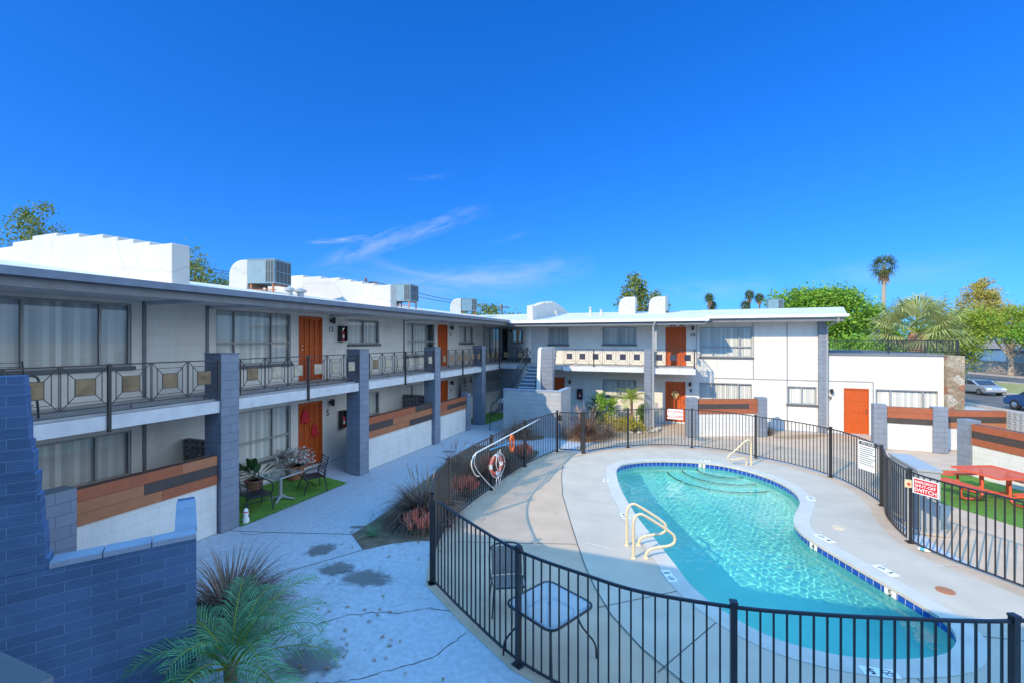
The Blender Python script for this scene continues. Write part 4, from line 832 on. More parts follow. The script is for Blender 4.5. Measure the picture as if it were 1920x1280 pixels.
patio_wall('white patio wall with rust boards and dark slot beside the door numbered 8', (.38, 22.0), (2.93, 23.1), 1.67, 1.02, [[(1,Rr)],[(.86,Dk),(.14,Rr)],[(1,Rr)]], [(-.19,.42,1.74),(2.98,.40,1.74)])
patio_wall('white patio wall with rust boards facing the orange door numbered 9', (7.4, 22.3), (8.85, 22.25), 1.68, 1.03, [[(1,Rr)],[(1,Rr)],[(1,Dk)]], [(-.2,.42,1.76),(1.66,.44,1.74)])
patio_wall('long white patio wall with rust boards behind the coral picnic table', (8.55, 18.75), (10.9, 12.2), 1.66, 1.0, [[(1,Rr)],[(.33,Dk),(.67,Tn)],[(1,Rr)]], [(-.2,.42,1.76)])
patio_wall('rear rust boarded wall with dark middle board beside the grey screen block wall', (9.4, 22.9), (11.6, 23.5), 1.55, .85, [[(1,Rr)],[(1,Dk)],[(1,Tn)]])
def screen(label, a, b, z0, z1, m, cell=.2):
    """pierced screen-block wall: square cells with a curved petal in each"""
    a, b = Vector((*a, 0)), Vector((*b, 0)); d = (b-a); L = d.length; d.normalize(); nr = Vector((d.y, -d.x, 0)); t = thing('screen_wall', a, label, 'wall'); mb = MB(); nx = max(1, round(L/cell)); nz = max(1, round((z1-z0)/cell)); w = L/nx; h = (z1-z0)/nz
    for i in range(nx+1): mb.obox(a+d*(i*w)+V(0,0,(z0+z1)/2), d*.02, nr*.05, (0,0,(z1-z0)/2))
    for j in range(nz+1):
        for i in range(nx): mb.obox(a+d*((i+.5)*w)+V(0,0,z0+j*h), d*(w/2-.0205), nr*.049, (0,0,.018))
    for i in range(nx):
        for j in range(nz):
            c = a+d*((i+.5)*w)+V(0,0,z0+(j+.5)*h)
            for sx in (-1, 1):
                for sz in (-1, 1):
                    mb.obox(c+d*sx*w*.27+V(0,0,sz*h*.27), (d*.5+V(0,0,.5)*sx*sz)*.075, nr*.045, (V(0,0,.5)-d*.5*sx*sz)*.02)
    mb.build('screen', m, t)
    if z0 > .05: mb = MB(); mb.obox((a+b)/2+V(0,0,z0/2-.01), d*(L/2), nr*.07, (0,0,z0/2-.01)); mb.build('wall', 'white', t)
    return t
screen('slate pierced screen wall between the near left patio and the seating corner', (-11.45, 7.55), (-10.3, 7.55), 1.2, 1.9, 'grey_trim')
screen('slate pierced screen wall behind the long boarded patio wall on the left', (-11.45, 16.75), (-10.3, 16.75), 1.2, 1.95, 'grey_trim')
screen('dim pierced screen wall under the far corner landing', (-11.1, 21.6), (-11.1, 26.8), 1.2, 1.95, 'slab')
screen('pale grey pierced screen wall along the street at the right edge', (11.65, 23.4), (13.6, 16.5), .1, 1.55, 'cabinet', .22)
# ------------------------------------------------------------------ block wall of the near stair, bottom left
C0 = Vector((-5.36, 3.65, 0)); dv = Vector((-.5515, -.834, 0)).normalized(); pv = Vector((-dv.y, dv.x, 0))
if pv.x > 0: pv = -pv
nw = thing('stair_wall', C0, 'dark slate block stair enclosure with pale coping and a taller jagged pier at the lower left', 'wall'); H1 = 2.0; T = .2
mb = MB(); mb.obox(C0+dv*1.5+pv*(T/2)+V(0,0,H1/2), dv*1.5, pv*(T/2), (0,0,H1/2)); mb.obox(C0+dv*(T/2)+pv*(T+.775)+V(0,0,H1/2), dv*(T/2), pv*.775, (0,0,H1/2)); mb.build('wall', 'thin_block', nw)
mb = MB()
for k in range(3): mb.obox(C0+dv*(.205+.41*k)+pv*(T/2)+V(0,0,H1+.03), dv*.2, pv*(T/2+.012), (0,0,.028))
for k in range(3): mb.obox(C0+dv*(T/2)+pv*(T+.205+.02+.41*k)+V(0,0,H1+.028), dv*(T/2+.01), pv*.2, (0,0,.027))
mb.build('coping', 'coping', nw)
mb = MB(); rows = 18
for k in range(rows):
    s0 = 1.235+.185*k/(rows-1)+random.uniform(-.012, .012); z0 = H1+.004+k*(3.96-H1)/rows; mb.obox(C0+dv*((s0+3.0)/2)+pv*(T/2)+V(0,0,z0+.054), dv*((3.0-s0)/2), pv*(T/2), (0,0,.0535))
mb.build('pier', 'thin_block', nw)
# ------------------------------------------------------------------ corner stair of the north wing
st = thing('staircase', (-6.5, 20.8, 0), 'outdoor stair in the far corner with grey block landing wall and steep open treads', 'stairs')
mb = MB(); mb.box(-7.95, -5.2, 19.6, 19.8, 0, 2.0); mb.box(-5.4, -5.2, 19.801, 21.4, 0, 2.0); mb.build('wall', 'block_pale' if 'block_pale' in M else 'block', st)
mb = MB(); mb.box(-7.97, -5.18, 19.58, 19.82, 2.002, 2.06); mb.box(-5.42, -5.18, 19.822, 21.42, 2.002, 2.055); mb.build('coping', 'coping', st)
mb = MB(); mb.box(-8.3, -7.05, 19.81, 21.2, 1.35, 1.5); mb.build('landing', 'slab', st)
for k in range(8):
    mb = MB(); y = 21.15+k*.29; z = 1.62+k*.165; mb.box(-8.0, -6.76, y, y+.31, z-.05, z); mb.box(-8.0, -6.76, y+.27, y+.3, z, z+.115); tr = mb.build('tread', 'gutter', st)
    mb = MB(); mb.box(-7.99, -6.77, y-.025, y-.002, z-.05, z+.012); mb.build('nosing', 'slab_edge', tr)
for k in range(6): mb = MB(); x = -5.72-k*.26; z = .2+k*.2; mb.box(x, x+.28, 19.95, 21.05, z-.06, z); mb.build('tread', 'slab', st)
mb = MB(); mb.prism([(21.0, 1.3), (23.5, 2.75), (23.5, 3.95), (21.2, 3.95), (21.0, 3.8), (20.8, 2.0), (20.8, 1.3)], 'x', -6.72, -6.56); mb.build('stringer', 'white', st)
mb = MB(); mb.box(-6.55, -5.97, 20.95, 21.25, 1.5, 3.92)
for k in range(9): mb.box(-5.969, -5.84-.02*k, 20.97, 21.23, 3.7-k*.2, 3.88-k*.2)
mb.build('pier', 'block', st)
mb = MB(); mb.bar((-6.8, 20.9, 2.4), (-6.8, 23.3, 3.9), .04); mb.bar((-6.8, 20.9, 1.5), (-6.8, 20.9, 2.4), .03); mb.build('handrail', 'black', st)
mb = MB(); mb.bar((-8.03, 20.9, 2.45), (-8.03, 23.4, 3.9), .045); mb.bar((-8.03, 20.9, 1.5), (-8.03, 20.9, 2.45), .04); mb.bar((-8.03, 20.9, 1.9), (-8.03, 23.4, 3.3), .03)
for k in range(9): y = 21.1+k*.27; z = 2.56+k*.156; mb.bar((-8.03, y, z-.75), (-8.03, y, z), .018)
mb.build('handrail', 'black', st)
mb = MB(); mb.tube(smoothline([(-8.0, 19.5, 2.0), (-8.2, 19.5, 1.55), (-8.5, 19.5, 1.3), (-8.55, 19.5, .75), (-8.6, 19.5, .1)], 5), .022, 8); mb.tube(smoothline([(-8.02, 19.5, 1.6), (-8.2, 19.5, 1.1), (-8.52, 19.5, .8)], 5), .018, 8); mb.build('handrail', 'black', st)
# ------------------------------------------------------------------ roof-top air conditioners
def aircon(label, p, rot, s=1.0, duct=True):
    t = thing('air_conditioner', (0,0,0), label, 'air conditioner', 'air conditioners on the roofs')
    if duct:
        mb = MB(); pr = [(0, 0), (0, .5)]+[(-.6*math.sin(a)*1.1, .35+.6*math.cos(a)) for a in np.linspace(0, math.pi/2, 9)]+[(-.66, -.25), (-.1, -.25)]
        pr = [(-.02, .1), (-.02, .92)]+[(-.22-.5*math.sin(a), .42+.5*math.cos(a)) for a in np.linspace(0, math.pi/2, 9)]+[(-.74, -.35), (-.1, -.35)]
        mb.prism(pr, 'y', -.42, .42); o = mb.build('duct', 'foam', t); b = o.modifiers.new('b', 'BEVEL'); b.width = .03; b.segments = 2
    mb = MB(); mb.box(0, 1.0, -.46, .46, .1, .9); mb.box(-.015, 1.015, -.475, .475, .9, .925); mb.build('casing', 'ac_box', t)
    mb = MB()
    for sg in (1, -1): mb.box(.68, .97, sg*.462, sg*.468, .15, .86)
    mb.box(1.002, 1.008, -.42, .42, .15, .86); g = mb.build('coil', 'ac_grille', t); mb = MB()
    for sg in (1, -1):
        for x in (.68, .775, .87, .965): mb.box(x-.008, x+.008, sg*.469, sg*.48, .14, .87)
        for z in (.5,): mb.box(.69, .96, sg*.4815, sg*.486, z-.008, z+.008)
    for k in range(5): y = -.42+k*.21; mb.box(1.009, 1.02, y-.008, y+.008, .14, .87)
    mb.box(1.0205, 1.026, -.42, .42, .49, .51); mb.build('guard', 'ac_box', t)
    mb = MB()
    for x in (.1, .9):
        for y in (-.4, .4): mb.bar((x, y, -.25), (x, y, .1), .05)
        mb.bar((x, -.42, .06), (x, .42, .06), .05, .05)
    mb.bar((.05, -.4, -.12), (1.0, -.4, -.12), .035); mb.build('stand', 'wood_tan', t)
    t.location = p; t.rotation_euler = (0, 0, rot); t.scale = (s,)*3; return t
aircon('air conditioner with white curved duct and blue grey casing, biggest on the left roof', (-12.95, 10.75, 5.98), R(14), .92)
aircon('air conditioner standing right of the second stepped parapet on the left roof', (-11.75, 16.6, 5.86), R(8), .86, True)
aircon('small far air conditioner near the inner roof corner before the trees', (-13.4, 25.9, 6.02), R(30), .95)
def ductbox(label, p, rot, s, cas=True):
    t = thing('air_duct', (0,0,0), label, 'air duct', 'white air ducts on the far roof'); mb = MB()
    pr = [(.5, -.3), (.5, .85)]+[(.0-.45*math.sin(a), .4+.45*math.cos(a)) for a in np.linspace(0, math.pi/2, 8)]+[(-.5, -.3)]
    mb.prism(pr, 'x' if False else 'y', -.5, .5); o = mb.build('duct', 'foam', t); b = o.modifiers.new('b', 'BEVEL'); b.width = .04; b.segments = 2
    if cas: mb = MB(); mb.box(.505, .62, -.52, .52, .0, .93); mb.build('casing', 'ac_box', t)
    t.location = p; t.rotation_euler = (0, 0, rot); t.scale = (s,)*3
ductbox('plain white box duct on the far roof, left of its pair', (-3.3, 28, 5.98), R(0), 1.0, False)
ductbox('white curved air duct with grey back on the far roof, right of its pair', (-1.6, 28, 5.96), R(0), .98)
t = aircon('small grey air conditioner beyond the ridge near the green trees', (4.6, 31.5, 6.0), R(0), .8, False)
# fire extinguishers in wall boxes
def extinguisher(label, pl, c, a, z, h=.55):
    t = thing('extinguisher_box', at(pl, c, a, z), label, 'fire extinguisher', 'fire extinguisher boxes on the walls'); mb = MB(); w = .14
    obx(mb, pl, c, a-w, a+w, z-h/2, z-h/2+.02, .005, .2); obx(mb, pl, c, a-w, a+w, z+h/2-.02, z+h/2, .005, .2); obx(mb, pl, c, a-w, a-w+.02, z-h/2+.02, z+h/2-.02, .005, .2); obx(mb, pl, c, a+w-.02, a+w, z-h/2+.02, z+h/2-.02, .005, .2); obx(mb, pl, c, a-w+.02, a+w-.02, z-h/2+.02, z+h/2-.02, .005, .015); mb.build('box', 'lamp', t)
    p = Vector(at(pl, c, a, z-h/2+.03, .1)); mb = MB(); mb.lathe([(.055, 0), (.06, .01), (.06, .3), (.03, .36)], p, 12); mb.build('cylinder', 'red', t, True); mb = MB(); mb.lathe([(.022, .36), (.022, .4)], p, 8); mb.bar(p+V(0,0,.41), p+V(.03,.05,.44), .02); mb.build('valve', 'chrome', t)
    mb = MB(); mb.lathe([(.0605, .1), (.0605, .2)], p, 12); mb.build('sticker', 'sign_white', t, True)
extinguisher('black box with red fire extinguisher beside the number 13', 'X', XW, 12.93, 4.52)
extinguisher('black box with fire extinguisher right of the number 5', 'X', XW, 12.96, 1.52, .6)
extinguisher('narrow black extinguisher box on the shaded lower wall of the far block', 'Y', YB, -5.55, 1.32, .55)
# ------------------------------------------------------------------ furniture
def patio_chair(label, p, rot):
    t = thing('patio_chair', (0,0,0), label, 'chair', 'black metal patio armchairs'); w = .29
    mb = MB(); mb.obox((0,0,.42), (.27,0,0), (0,.26,0), (0,0,.006))
    for k in range(7): mb.bar((-.25+k*.083, -.25, .43), (-.25+k*.083, .25, .43), .03, .012)
    mb.build('seat', 'black', t); mb = MB()
    for s in (-.24, .24): mb.tube(smoothline([(s, .24, .42), (s, .31, .7), (s, .38, .95)], 4), .014, 8)
    for k in range(7): z = .5+k*.07; y = .24+(z-.42)*.27; mb.bar((-.24, y, z), (.24, y, z), .03, .01)
    mb.build('backrest', 'black', t)
    for s in (-w, w):
        mb = MB(); mb.tube(smoothline([(s, .3, .68), (s, .05, .7), (s, -.22, .68), (s, -.31, .6), (s, -.27, .48), (s, -.2, .35), (s, -.27, .15), (s, -.3, 0)], 5), .017, 8); mb.build('arm', 'black', t, True)
        mb = MB(); mb.tube(smoothline([(s, .28, .62), (s, .26, .4), (s, .32, 0)], 5), .016, 8); mb.build('leg', 'black', t, True)
    mb = MB(); mb.bar((-w, -.22, .38), (w, -.22, .38), .025); mb.bar((-w, .26, .38), (w, .26, .38), .025); mb.bar((-w, 0, .2), (w, 0, .2), .02); mb.build('stretcher', 'black', t)
    t.location = p; t.rotation_euler = (0, 0, rot); return t
ch = patio_chair('black metal patio armchair nearer the camera on the green turf mat', (-10.1, 8.35, .045), R(75))
dup(ch, (-9.95, 10.05, .03), R(-28), 'black metal patio armchair beside the orange door numbered 5')
dup(ch, (-9.25, 26.0, 3.0), R(150), 'black metal chair on the far corner landing of the upper walkway, left of its pair')
dup(ch, (-8.75, 26.9, 3.0), R(-60), 'black metal chair on the far corner landing of the upper walkway, right of its pair')
dup(ch, (-10.5, 4.05, 3.0), R(80), 'metal chair on the upper walkway behind the nearest balcony railing')
t = thing('patio_table', (-10.15, 9.15, .05), 'small glass topped pedestal table between the two black armchairs', 'table'); c = Vector((-10.15, 9.15, .05))
mb = MB(); mb.box(c.x-.36, c.x+.36, c.y-.36, c.y+.36, .735, .747); mb.build('tabletop', 'clear_glass', t); mb = MB()
for s in (-1, 1): mb.bar((c.x-.37, c.y+s*.37, .74), (c.x+.37, c.y+s*.37, .74), .03, .028); mb.bar((c.x+s*.37, c.y-.37, .74), (c.x+s*.37, c.y+.37, .74), .03, .028)
mb.build('rim', 'cabinet', t); mb = MB(); mb.tube([c+V(0,0,.03), c+V(0,0,.68)], .045, 10)
for k in range(4): a = k*math.pi/2+.5; mb.tube([c+V(0,0,.1), c+V(.2*math.cos(a), .2*math.sin(a), .04), c+V(.36*math.cos(a), .36*math.sin(a), .01)], [.04,.03,.02], 8)
mb.build('pedestal', 'frame', t, True)
# pool-side sling chair and glass table
M['sling'] = sheer('open mesh sling', (.10, .11, .13), .55)
t = thing('pool_chair', (0,0,0), 'black framed sling chair with round back inside the near fence', 'chair'); mb = MB()
mb.tube(smoothline([(-.27,.0,.44),(-.29,.16,.62),(-.27,.26,.80),(-.18,.31,.86),(0,.33,.88),(.18,.31,.86),(.27,.26,.80),(.29,.16,.62),(.27,.0,.44)], 5), .014, 8)
mb.tube([(-.27,.02,.44),(-.25,-.3,.44),(.25,-.3,.44),(.27,.02,.44)], .013, 8); mb.build('frame', 'black', t, True)
mb = MB(); mb.obox((0,-.1,.435), (.235,0,0), (0,.2,0), (0,0,.006)); mb.build('seat', 'sling', t); mb = MB(); vs = []; fs = []
for i in range(9):
    x = -.25+i*.0625; y = .30-.9*x*x
    for z, k in ((.46, .35), (.62, .62), (.78, .95), (.84, 1.0)): vs.append((x, y*k+.0, z))
for i in range(8):
    for j in range(3): fs.append((i*4+j, (i+1)*4+j, (i+1)*4+j+1, i*4+j+1))
mb.add(vs, fs); o = mb.build('backrest', 'sling', t, True, fix=False); o.modifiers.new('s', 'SOLIDIFY').thickness = .008
for sx, sy in ((-1,-1),(1,-1),(-1,1),(1,1)): mb = MB(); mb.tube([(sx*.25, -.28 if sy < 0 else .05, .44), (sx*.28, -.33 if sy < 0 else .25, 0)], .012, 8); mb.build('leg', 'black', t, True)
t.location = (-2.72, 6.9, .002); t.rotation_euler = (0, 0, R(28))
tc = [(-1.92,6.60),(-2.32,5.80),(-1.58,5.44),(-1.16,6.10)]; cx = sum(p[0] for p in tc)/4; cy = sum(p[1] for p in tc)/4
t = thing('pool_table', (0,0,0), 'square glass table with rounded corners and bent legs behind the near fence', 'table'); hw = .43; rr = .13
def rsq(h, r, z, k=6): return [(sx*(h-r)+r*math.cos(a), sy*(h-r)+r*math.sin(a), z) for sx, sy, a0 in ((1,1,0),(-1,1,90),(-1,-1,180),(1,-1,270)) for a in [R(a0+90*i/k) for i in range(k+1)]]
M['frosted'] = sheer('frosted table glass', (.50, .58, .64), .38)
M['sling'] = sheer('open mesh sling', (.10, .11, .13), .55)
mb = MB(); mb.prism([(p[0], p[1]) for p in rsq(hw-.02, rr-.02, 0)], 'z', .70, .708); mb.build('tabletop', 'frosted', t); mb = MB(); mb.tube(rsq(hw, rr, .70), .017, 8, True); mb.tube(rsq(hw-.16, rr, .60, 4), .011, 6, True); mb.build('rim', 'black', t, True)
for sx in (-1, 1):
    for sy in (-1, 1): mb = MB(); mb.tube(smoothline([(sx*.40, sy*.40, .69), (sx*.27, sy*.27, .6), (sx*.3, sy*.3, .42), (sx*.42, sy*.42, .2), (sx*.44, sy*.44, 0)], 5), .013, 8); mb.build('leg', 'black', t, True)
mb = MB(); mb.lathe([(.022, .70), (.022, .716), (.012, .716)], (0,0,0), 12); mb.build('umbrella_hole', 'chrome', t)
t.location = (cx, cy, .002); t.rotation_euler = (0, 0, math.atan2(tc[0][1]-tc[1][1], tc[0][0]-tc[1][0])); t.scale = (1.02,)*3
# coral picnic table
t = thing('picnic_table', (0,0,0), 'coral red steel picnic table with four benches on the green turf', 'picnic table')
def perf():
    m, nt, p = nmat('coral perforated steel'); N = nt.nodes; tc = N.new('ShaderNodeTexCoord'); mp = N.new('ShaderNodeMapping'); mp.inputs['Rotation'].default_value = (0,0,.785); mp.inputs['Scale'].default_value = (38,38,38); link(nt, tc.outputs['Object'], mp.inputs[0])
    v = N.new('ShaderNodeTexVoronoi'); v.inputs['Randomness'].default_value = 0; v.voronoi_dimensions = '2D'; v.inputs['Scale'].default_value = 1; link(nt, mp.outputs[0], v.inputs['Vector'])
    l = N.new('ShaderNodeMath'); l.operation = 'LESS_THAN'; l.inputs[1].default_value = .34; link(nt, v.outputs['Distance'], l.inputs[0]); p.inputs['Base Color'].default_value = (.72, .115, .055, 1); p.inputs['Roughness'].default_value = .45
    tr = N.new('ShaderNodeBsdfTransparent'); mx = N.new('ShaderNodeMixShader'); link(nt, l.outputs[0], mx.inputs[0]); link(nt, p.outputs[0], mx.inputs[1]); link(nt, tr.outputs[0], mx.inputs[2]); link(nt, mx.outputs[0], N['Material Output'].inputs[0]); return m
M['perf'] = perf(); h = .60
mb = MB(); mb.obox((0,0,.75), (h,0,0), (0,h,0), (0,0,.004)); top = mb.build('tabletop', 'perf', t); mb = MB()
for s in (-1, 1): mb.bar((-h, s*h, .745), (h, s*h, .745), .035, .04); mb.bar((s*h, -h, .745), (s*h, h, .745), .035, .04)
mb.build('rim', 'coral', top)
for k in range(4):
    a = k*math.pi/2; d = Vector((math.cos(a), math.sin(a), 0)); s = Vector((-d.y, d.x, 0)); c = d*.98
    mb = MB(); mb.obox(c+V(0,0,.45), s*.5, d*.14, (0,0,.004)); b = mb.build('bench', 'perf', t); mb = MB()
    for e in (-1, 1): mb.bar(c+d*.14*e-s*.5+V(0,0,.445), c+d*.14*e+s*.5+V(0,0,.445), .03, .04); mb.bar(c+s*.5*e-d*.14+V(0,0,.445), c+s*.5*e+d*.14+V(0,0,.445), .03, .04)
    mb.build('bench_rim', 'coral', b); mb = MB()
    q = [d*.36+V(0,0,.73), d*.36+V(0,0,.2), d*.39+V(0,0,.1), d*.48+V(0,0,.05), d*.85+V(0,0,.05), d*.95+V(0,0,.1), d*.98+V(0,0,.2), d*.98+V(0,0,.44)]; mb.tube(q, .032, 10); mb.build('leg', 'coral', t, True)
mb = MB(); mb.tube([V(-.36,0,.2), V(.36,0,.2)], .025, 8); mb.tube([V(0,-.36,.2), V(0,.36,.2)], .025, 8); mb.build('brace', 'coral', t, True)
t.location = (7.78, 16.15, 0); t.rotation_euler = (0, 0, R(24))
# utility cabinet by the fence
t = thing('utility_cabinet', (5.1, 13.5, 0), 'big pale grey metal utility cabinet behind the red switch sign', 'cabinet')
mb = MB(); mb.box(4.85, 5.25, 12.8, 14.3, .06, 1.38); mb.box(4.82, 5.28, 12.77, 14.33, 1.38, 1.43); mb.build('body', 'cabinet', t); mb = MB(); mb.box(4.88, 5.22, 12.785, 12.798, .12, 1.33); mb.box(4.835, 4.848, 12.9, 14.2, .12, 1.33); d = mb.build('door', 'cabinet', t)
mb = MB(); mb.box(5.15, 5.18, 12.76, 12.784, .7, .85); mb.build('handle', 'chrome', d); mb = MB(); mb.box(4.75, 5.35, 12.7, 14.4, 0, .06); mb.build('plinth', 'kerb', t)
# door decorations
t = thing('door_wreath', (-.55, YB-.1, 1.5), 'gold bow wreath on the orange door numbered 8', 'wreath'); mb = MB()
for k in range(6): a = k*math.pi/3; c = Vector((-.55, YB-.075, 1.52)); mb.tube(smoothline([c, c+.13*Vector((math.cos(a-.3), -.3, math.sin(a-.3))), c+.17*Vector((math.cos(a), -.3, math.sin(a))), c+.13*Vector((math.cos(a+.3), -.3, math.sin(a+.3))), c], 3), .022, 6)
mb.tube([(-.55, YB-.08, 1.5), (-.6, YB-.07, 1.28)], .02, 6); mb.tube([(-.55, YB-.08, 1.5), (-.5, YB-.07, 1.26)], .02, 6); M['gold'] = mat('gold ribbon', (.62, .45, .2), .4, .1, 8); mb.build('bow', 'gold', t, True)
def bell(cy, cz, s, lab):
    t = thing('door_decoration', (XW, cy, cz), lab, 'decoration', 'red paper decorations on a door'); pr = [(-.5,-.5),(.5,-.5),(.42,-.3),(.34,.1),(.22,.42),(0,.55),(-.22,.42),(-.34,.1),(-.42,-.3)]
    mb = MB(); mb.prism([(cy+y*s, cz+z*s) for y, z in pr], 'x', XW+.0, XW+.012); mb.build('cutout', 'red', t)
    mb = MB(); mb.lathe([(.02,-.02),(.05*s*2,.02),(.02,.06)], (XW+.006, cy, cz-.56*s), 10); mb.build('clapper', 'red', t)
bell(11.33, 1.86, .42, 'red bell shaped paper cutout high on the orange door numbered 5'); bell(11.72, 1.34, .36, 'second red paper cutout lower on the orange door numbered 5')
# ------------------------------------------------------------------ plants
def blades(mb, c, n, h, spread, w, droop, r0=.08, seg=5, up=.5):
    for k in range(n):
        a = random.uniform(0, 2*math.pi); L = h*random.uniform(.6, 1.12); t = random.uniform(.1, 1)**.7; d = Vector((math.cos(a), math.sin(a), 0)); p = Vector(c)+d*random.uniform(0, r0); el = math.pi/2-t*spread; s = Vector((-d.y, d.x, 0)); ww = w*random.uniform(.7, 1.3); vs = []; fs = []
        s = (s+d*random.uniform(-.6, .6)).normalized()
        for i in range(seg+1):
            f = i/seg; q = s*(ww*(1-f*.92)/2); vs += [tuple(p+q), tuple(p-q)]
            e = el-droop*f*f*(.4+t)*1.6; p = p+(d*math.cos(e)+Vector((0,0,math.sin(e))))*(L/seg); p.z = max(p.z, c[2]+.01)
        fs = [(2*i, 2*i+1, 2*i+3, 2*i+2) for i in range(seg)]; mb.add(vs, fs)
M['purple_grass'] = leafmat('purple fountain grass', (.11, .06, .06), (.36, .25, .18), .7, .15)
M['bronze_grass'] = leafmat('sunlit bronze grass', (.13, .055, .035), (.36, .22, .14), .7, .15)
M['plume'] = leafmat('pale grass plume', (.42, .28, .20), (.60, .45, .35), .8, .3)
M['fire_stick'] = leafmat('coral succulent sticks', (.80, .16, .11), (.88, .36, .24), .6, .15)
M['stick_base'] = leafmat('grey green succulent base', (.20, .20, .13), (.30, .26, .17), .7, .1)
M['palm_leaf'] = leafmat('pygmy palm leaflet', (.06, .19, .09), (.17, .38, .18), .4, .2)
M['fan_leaf'] = leafmat('fan palm leaf', (.22, .26, .07), (.48, .48, .18), .5, .2)
M['palm_dark'] = leafmat('palm leaf', (.05, .09, .02), (.16, .20, .06), .5, .2)
M['dead_frond'] = leafmat('dry palm skirt', (.25, .15, .08), (.45, .32, .20), .9, .1)
M['ficus'] = leafmat('bright green foliage', (.10, .23, .018), (.26, .44, .05), .5, .25)
M['olive'] = leafmat('olive foliage', (.09, .14, .03), (.26, .30, .07), .55, .25)
M['yellowgreen'] = leafmat('yellow green foliage', (.14, .25, .02), (.40, .44, .06), .55, .3)
M['golden'] = leafmat('golden foliage', (.30, .25, .04), (.55, .47, .12), .6, .25)
M['shrub_leaf'] = leafmat('shrub leaf', (.13, .30, .03), (.34, .52, .08), .5, .25)
M['yellow_flower'] = leafmat('yellow lantana', (.16, .22, .03), (.65, .48, .06), .6, .25)
M['dark_leaf'] = leafmat('dark house plant leaf', (.015, .06, .02), (.05, .14, .05), .4, .2)
M['white_flower'] = leafmat('white flowers', (.10, .16, .12), (.80, .80, .82), .6, .2)
def grass(p, h, n, label, m='purple_grass', spread=1.25, plumes=0, w=.016, droop=1.1):
    t = thing('fountain_grass', p, label, 'ornamental grass', 'clumps of purple fountain grass'); mb = MB(); blades(mb, p, n, h, spread, w, droop, .14*h/.8); mb.build('blades', m, t, fix=False)
    if plumes:
        mb = MB()
        for k in range(plumes):
            a = random.uniform(0, 6.28); e = random.uniform(1.05, 1.45); L = h*random.uniform(1.0, 1.3); d = Vector((math.cos(a)*math.cos(e), math.sin(a)*math.cos(e), math.sin(e))); b = Vector(p)+d*L*.75
            mb.tube([Vector(p)+d*.1, b, b+d*L*.12, b+d*L*.28+V(0,0,-.02)], [.003, .004, .014, .003], 5)
        mb.build('plumes', 'plume', t, fix=False)
    return t
def sticks(p, h, n, label):
    t = thing('stick_succulent', p, label, 'succulent', 'coral stick succulents beside the fence'); mb = MB(); mg = MB(); p = Vector(p)
    for k in range(n):
        a = random.uniform(0, 6.28); e = random.uniform(.55, 1.5); d = Vector((math.cos(a)*math.cos(e), math.sin(a)*math.cos(e), math.sin(e))); q = p+Vector((math.cos(a), math.sin(a), 0))*random.uniform(0, .1); m1 = q+d*h*random.uniform(.45, .75); mg.tube([q, m1], [.012, .010], 4)
        for j in range(4):
            dd = (d*.8+Vector((random.gauss(0,.4), random.gauss(0,.4), .6))).normalized(); mb.tube([m1, m1+dd*h*random.uniform(.2, .34), m1+(dd+V(0,0,.5)).normalized()*h*random.uniform(.36, .5)], [.011, .011, .007], 4)
    mg.build('stems', 'stick_base', t, fix=False); mb.build('tips', 'fire_stick', t, fix=False); return t
grass((-5.9, 9.4, 0), 1.1, 1700, 'big purple fountain grass clump at the left corner of the pool fence', 'purple_grass', 1.12, 9, .034)
grass((-6.3, 10.2, 0), .75, 170, 'smaller purple fountain grass just behind the big corner clump', 'purple_grass', 1.3, 6, .016)
grass((-6.6, 5.0, 0), 1.15, 900, 'dark fountain grass tuft behind the foreground palm beside the slate stair wall', 'purple_grass', 1.2, 0, .026)
grass((-6.1, 12.8, 0), .95, 520, 'purple fountain grass behind the pickets left of the lifebuoy', 'bronze_grass', 1.2, 12, .030)
grass((-5.9, 14.2, 0), .95, 520, 'purple fountain grass behind the pickets right of the lifebuoy', 'bronze_grass', 1.2, 12, .030)
grass((-7.3, 13.6, 0), .8, 200, 'dark fountain grass on the walkway side of the long bed', 'purple_grass', 1.3, 8, .034)
grass((-6.9, 19.0, 0), 1.0, 260, 'dark fountain grass in front of the grey stair wall', 'purple_grass', 1.1, 0, .036)
grass((-4.15, 19.9, 0), 1.3, 900, 'tall bronze fountain grass behind the narrow pool gate', 'bronze_grass', 1.25, 24, .034)
grass((-3.3, 20.6, 0), .9, 240, 'lower bronze fountain grass in the gravel bed behind the gate', 'bronze_grass', 1.3, 6, .018)
grass((-6.45, 8.25, 0), .45, 60, 'thin green grass tuft at the tip of the planting bed', 'palm_leaf', 1.2, 0, .012)
grass((3.5, 23.55, 0), .75, 130, 'small dry grass tuft at the foot of the boarded wall by door 8', 'bronze_grass', .9, 0, .014)
sticks((-5.62, 8.75, 0), .45, 42, 'coral red stick succulent in the bed at the fence corner nearest the camera')
sticks((-5.75, 11.3, 0), .5, 70, 'coral stick succulent behind the left pickets')
sticks((-5.85, 13.5, 0), .55, 60, 'coral stick succulent behind the left pickets beyond the lifebuoy')
sticks((-5.6, 15.6, 0), .5, 60, 'coral stick succulent behind the left pickets farthest from the camera')
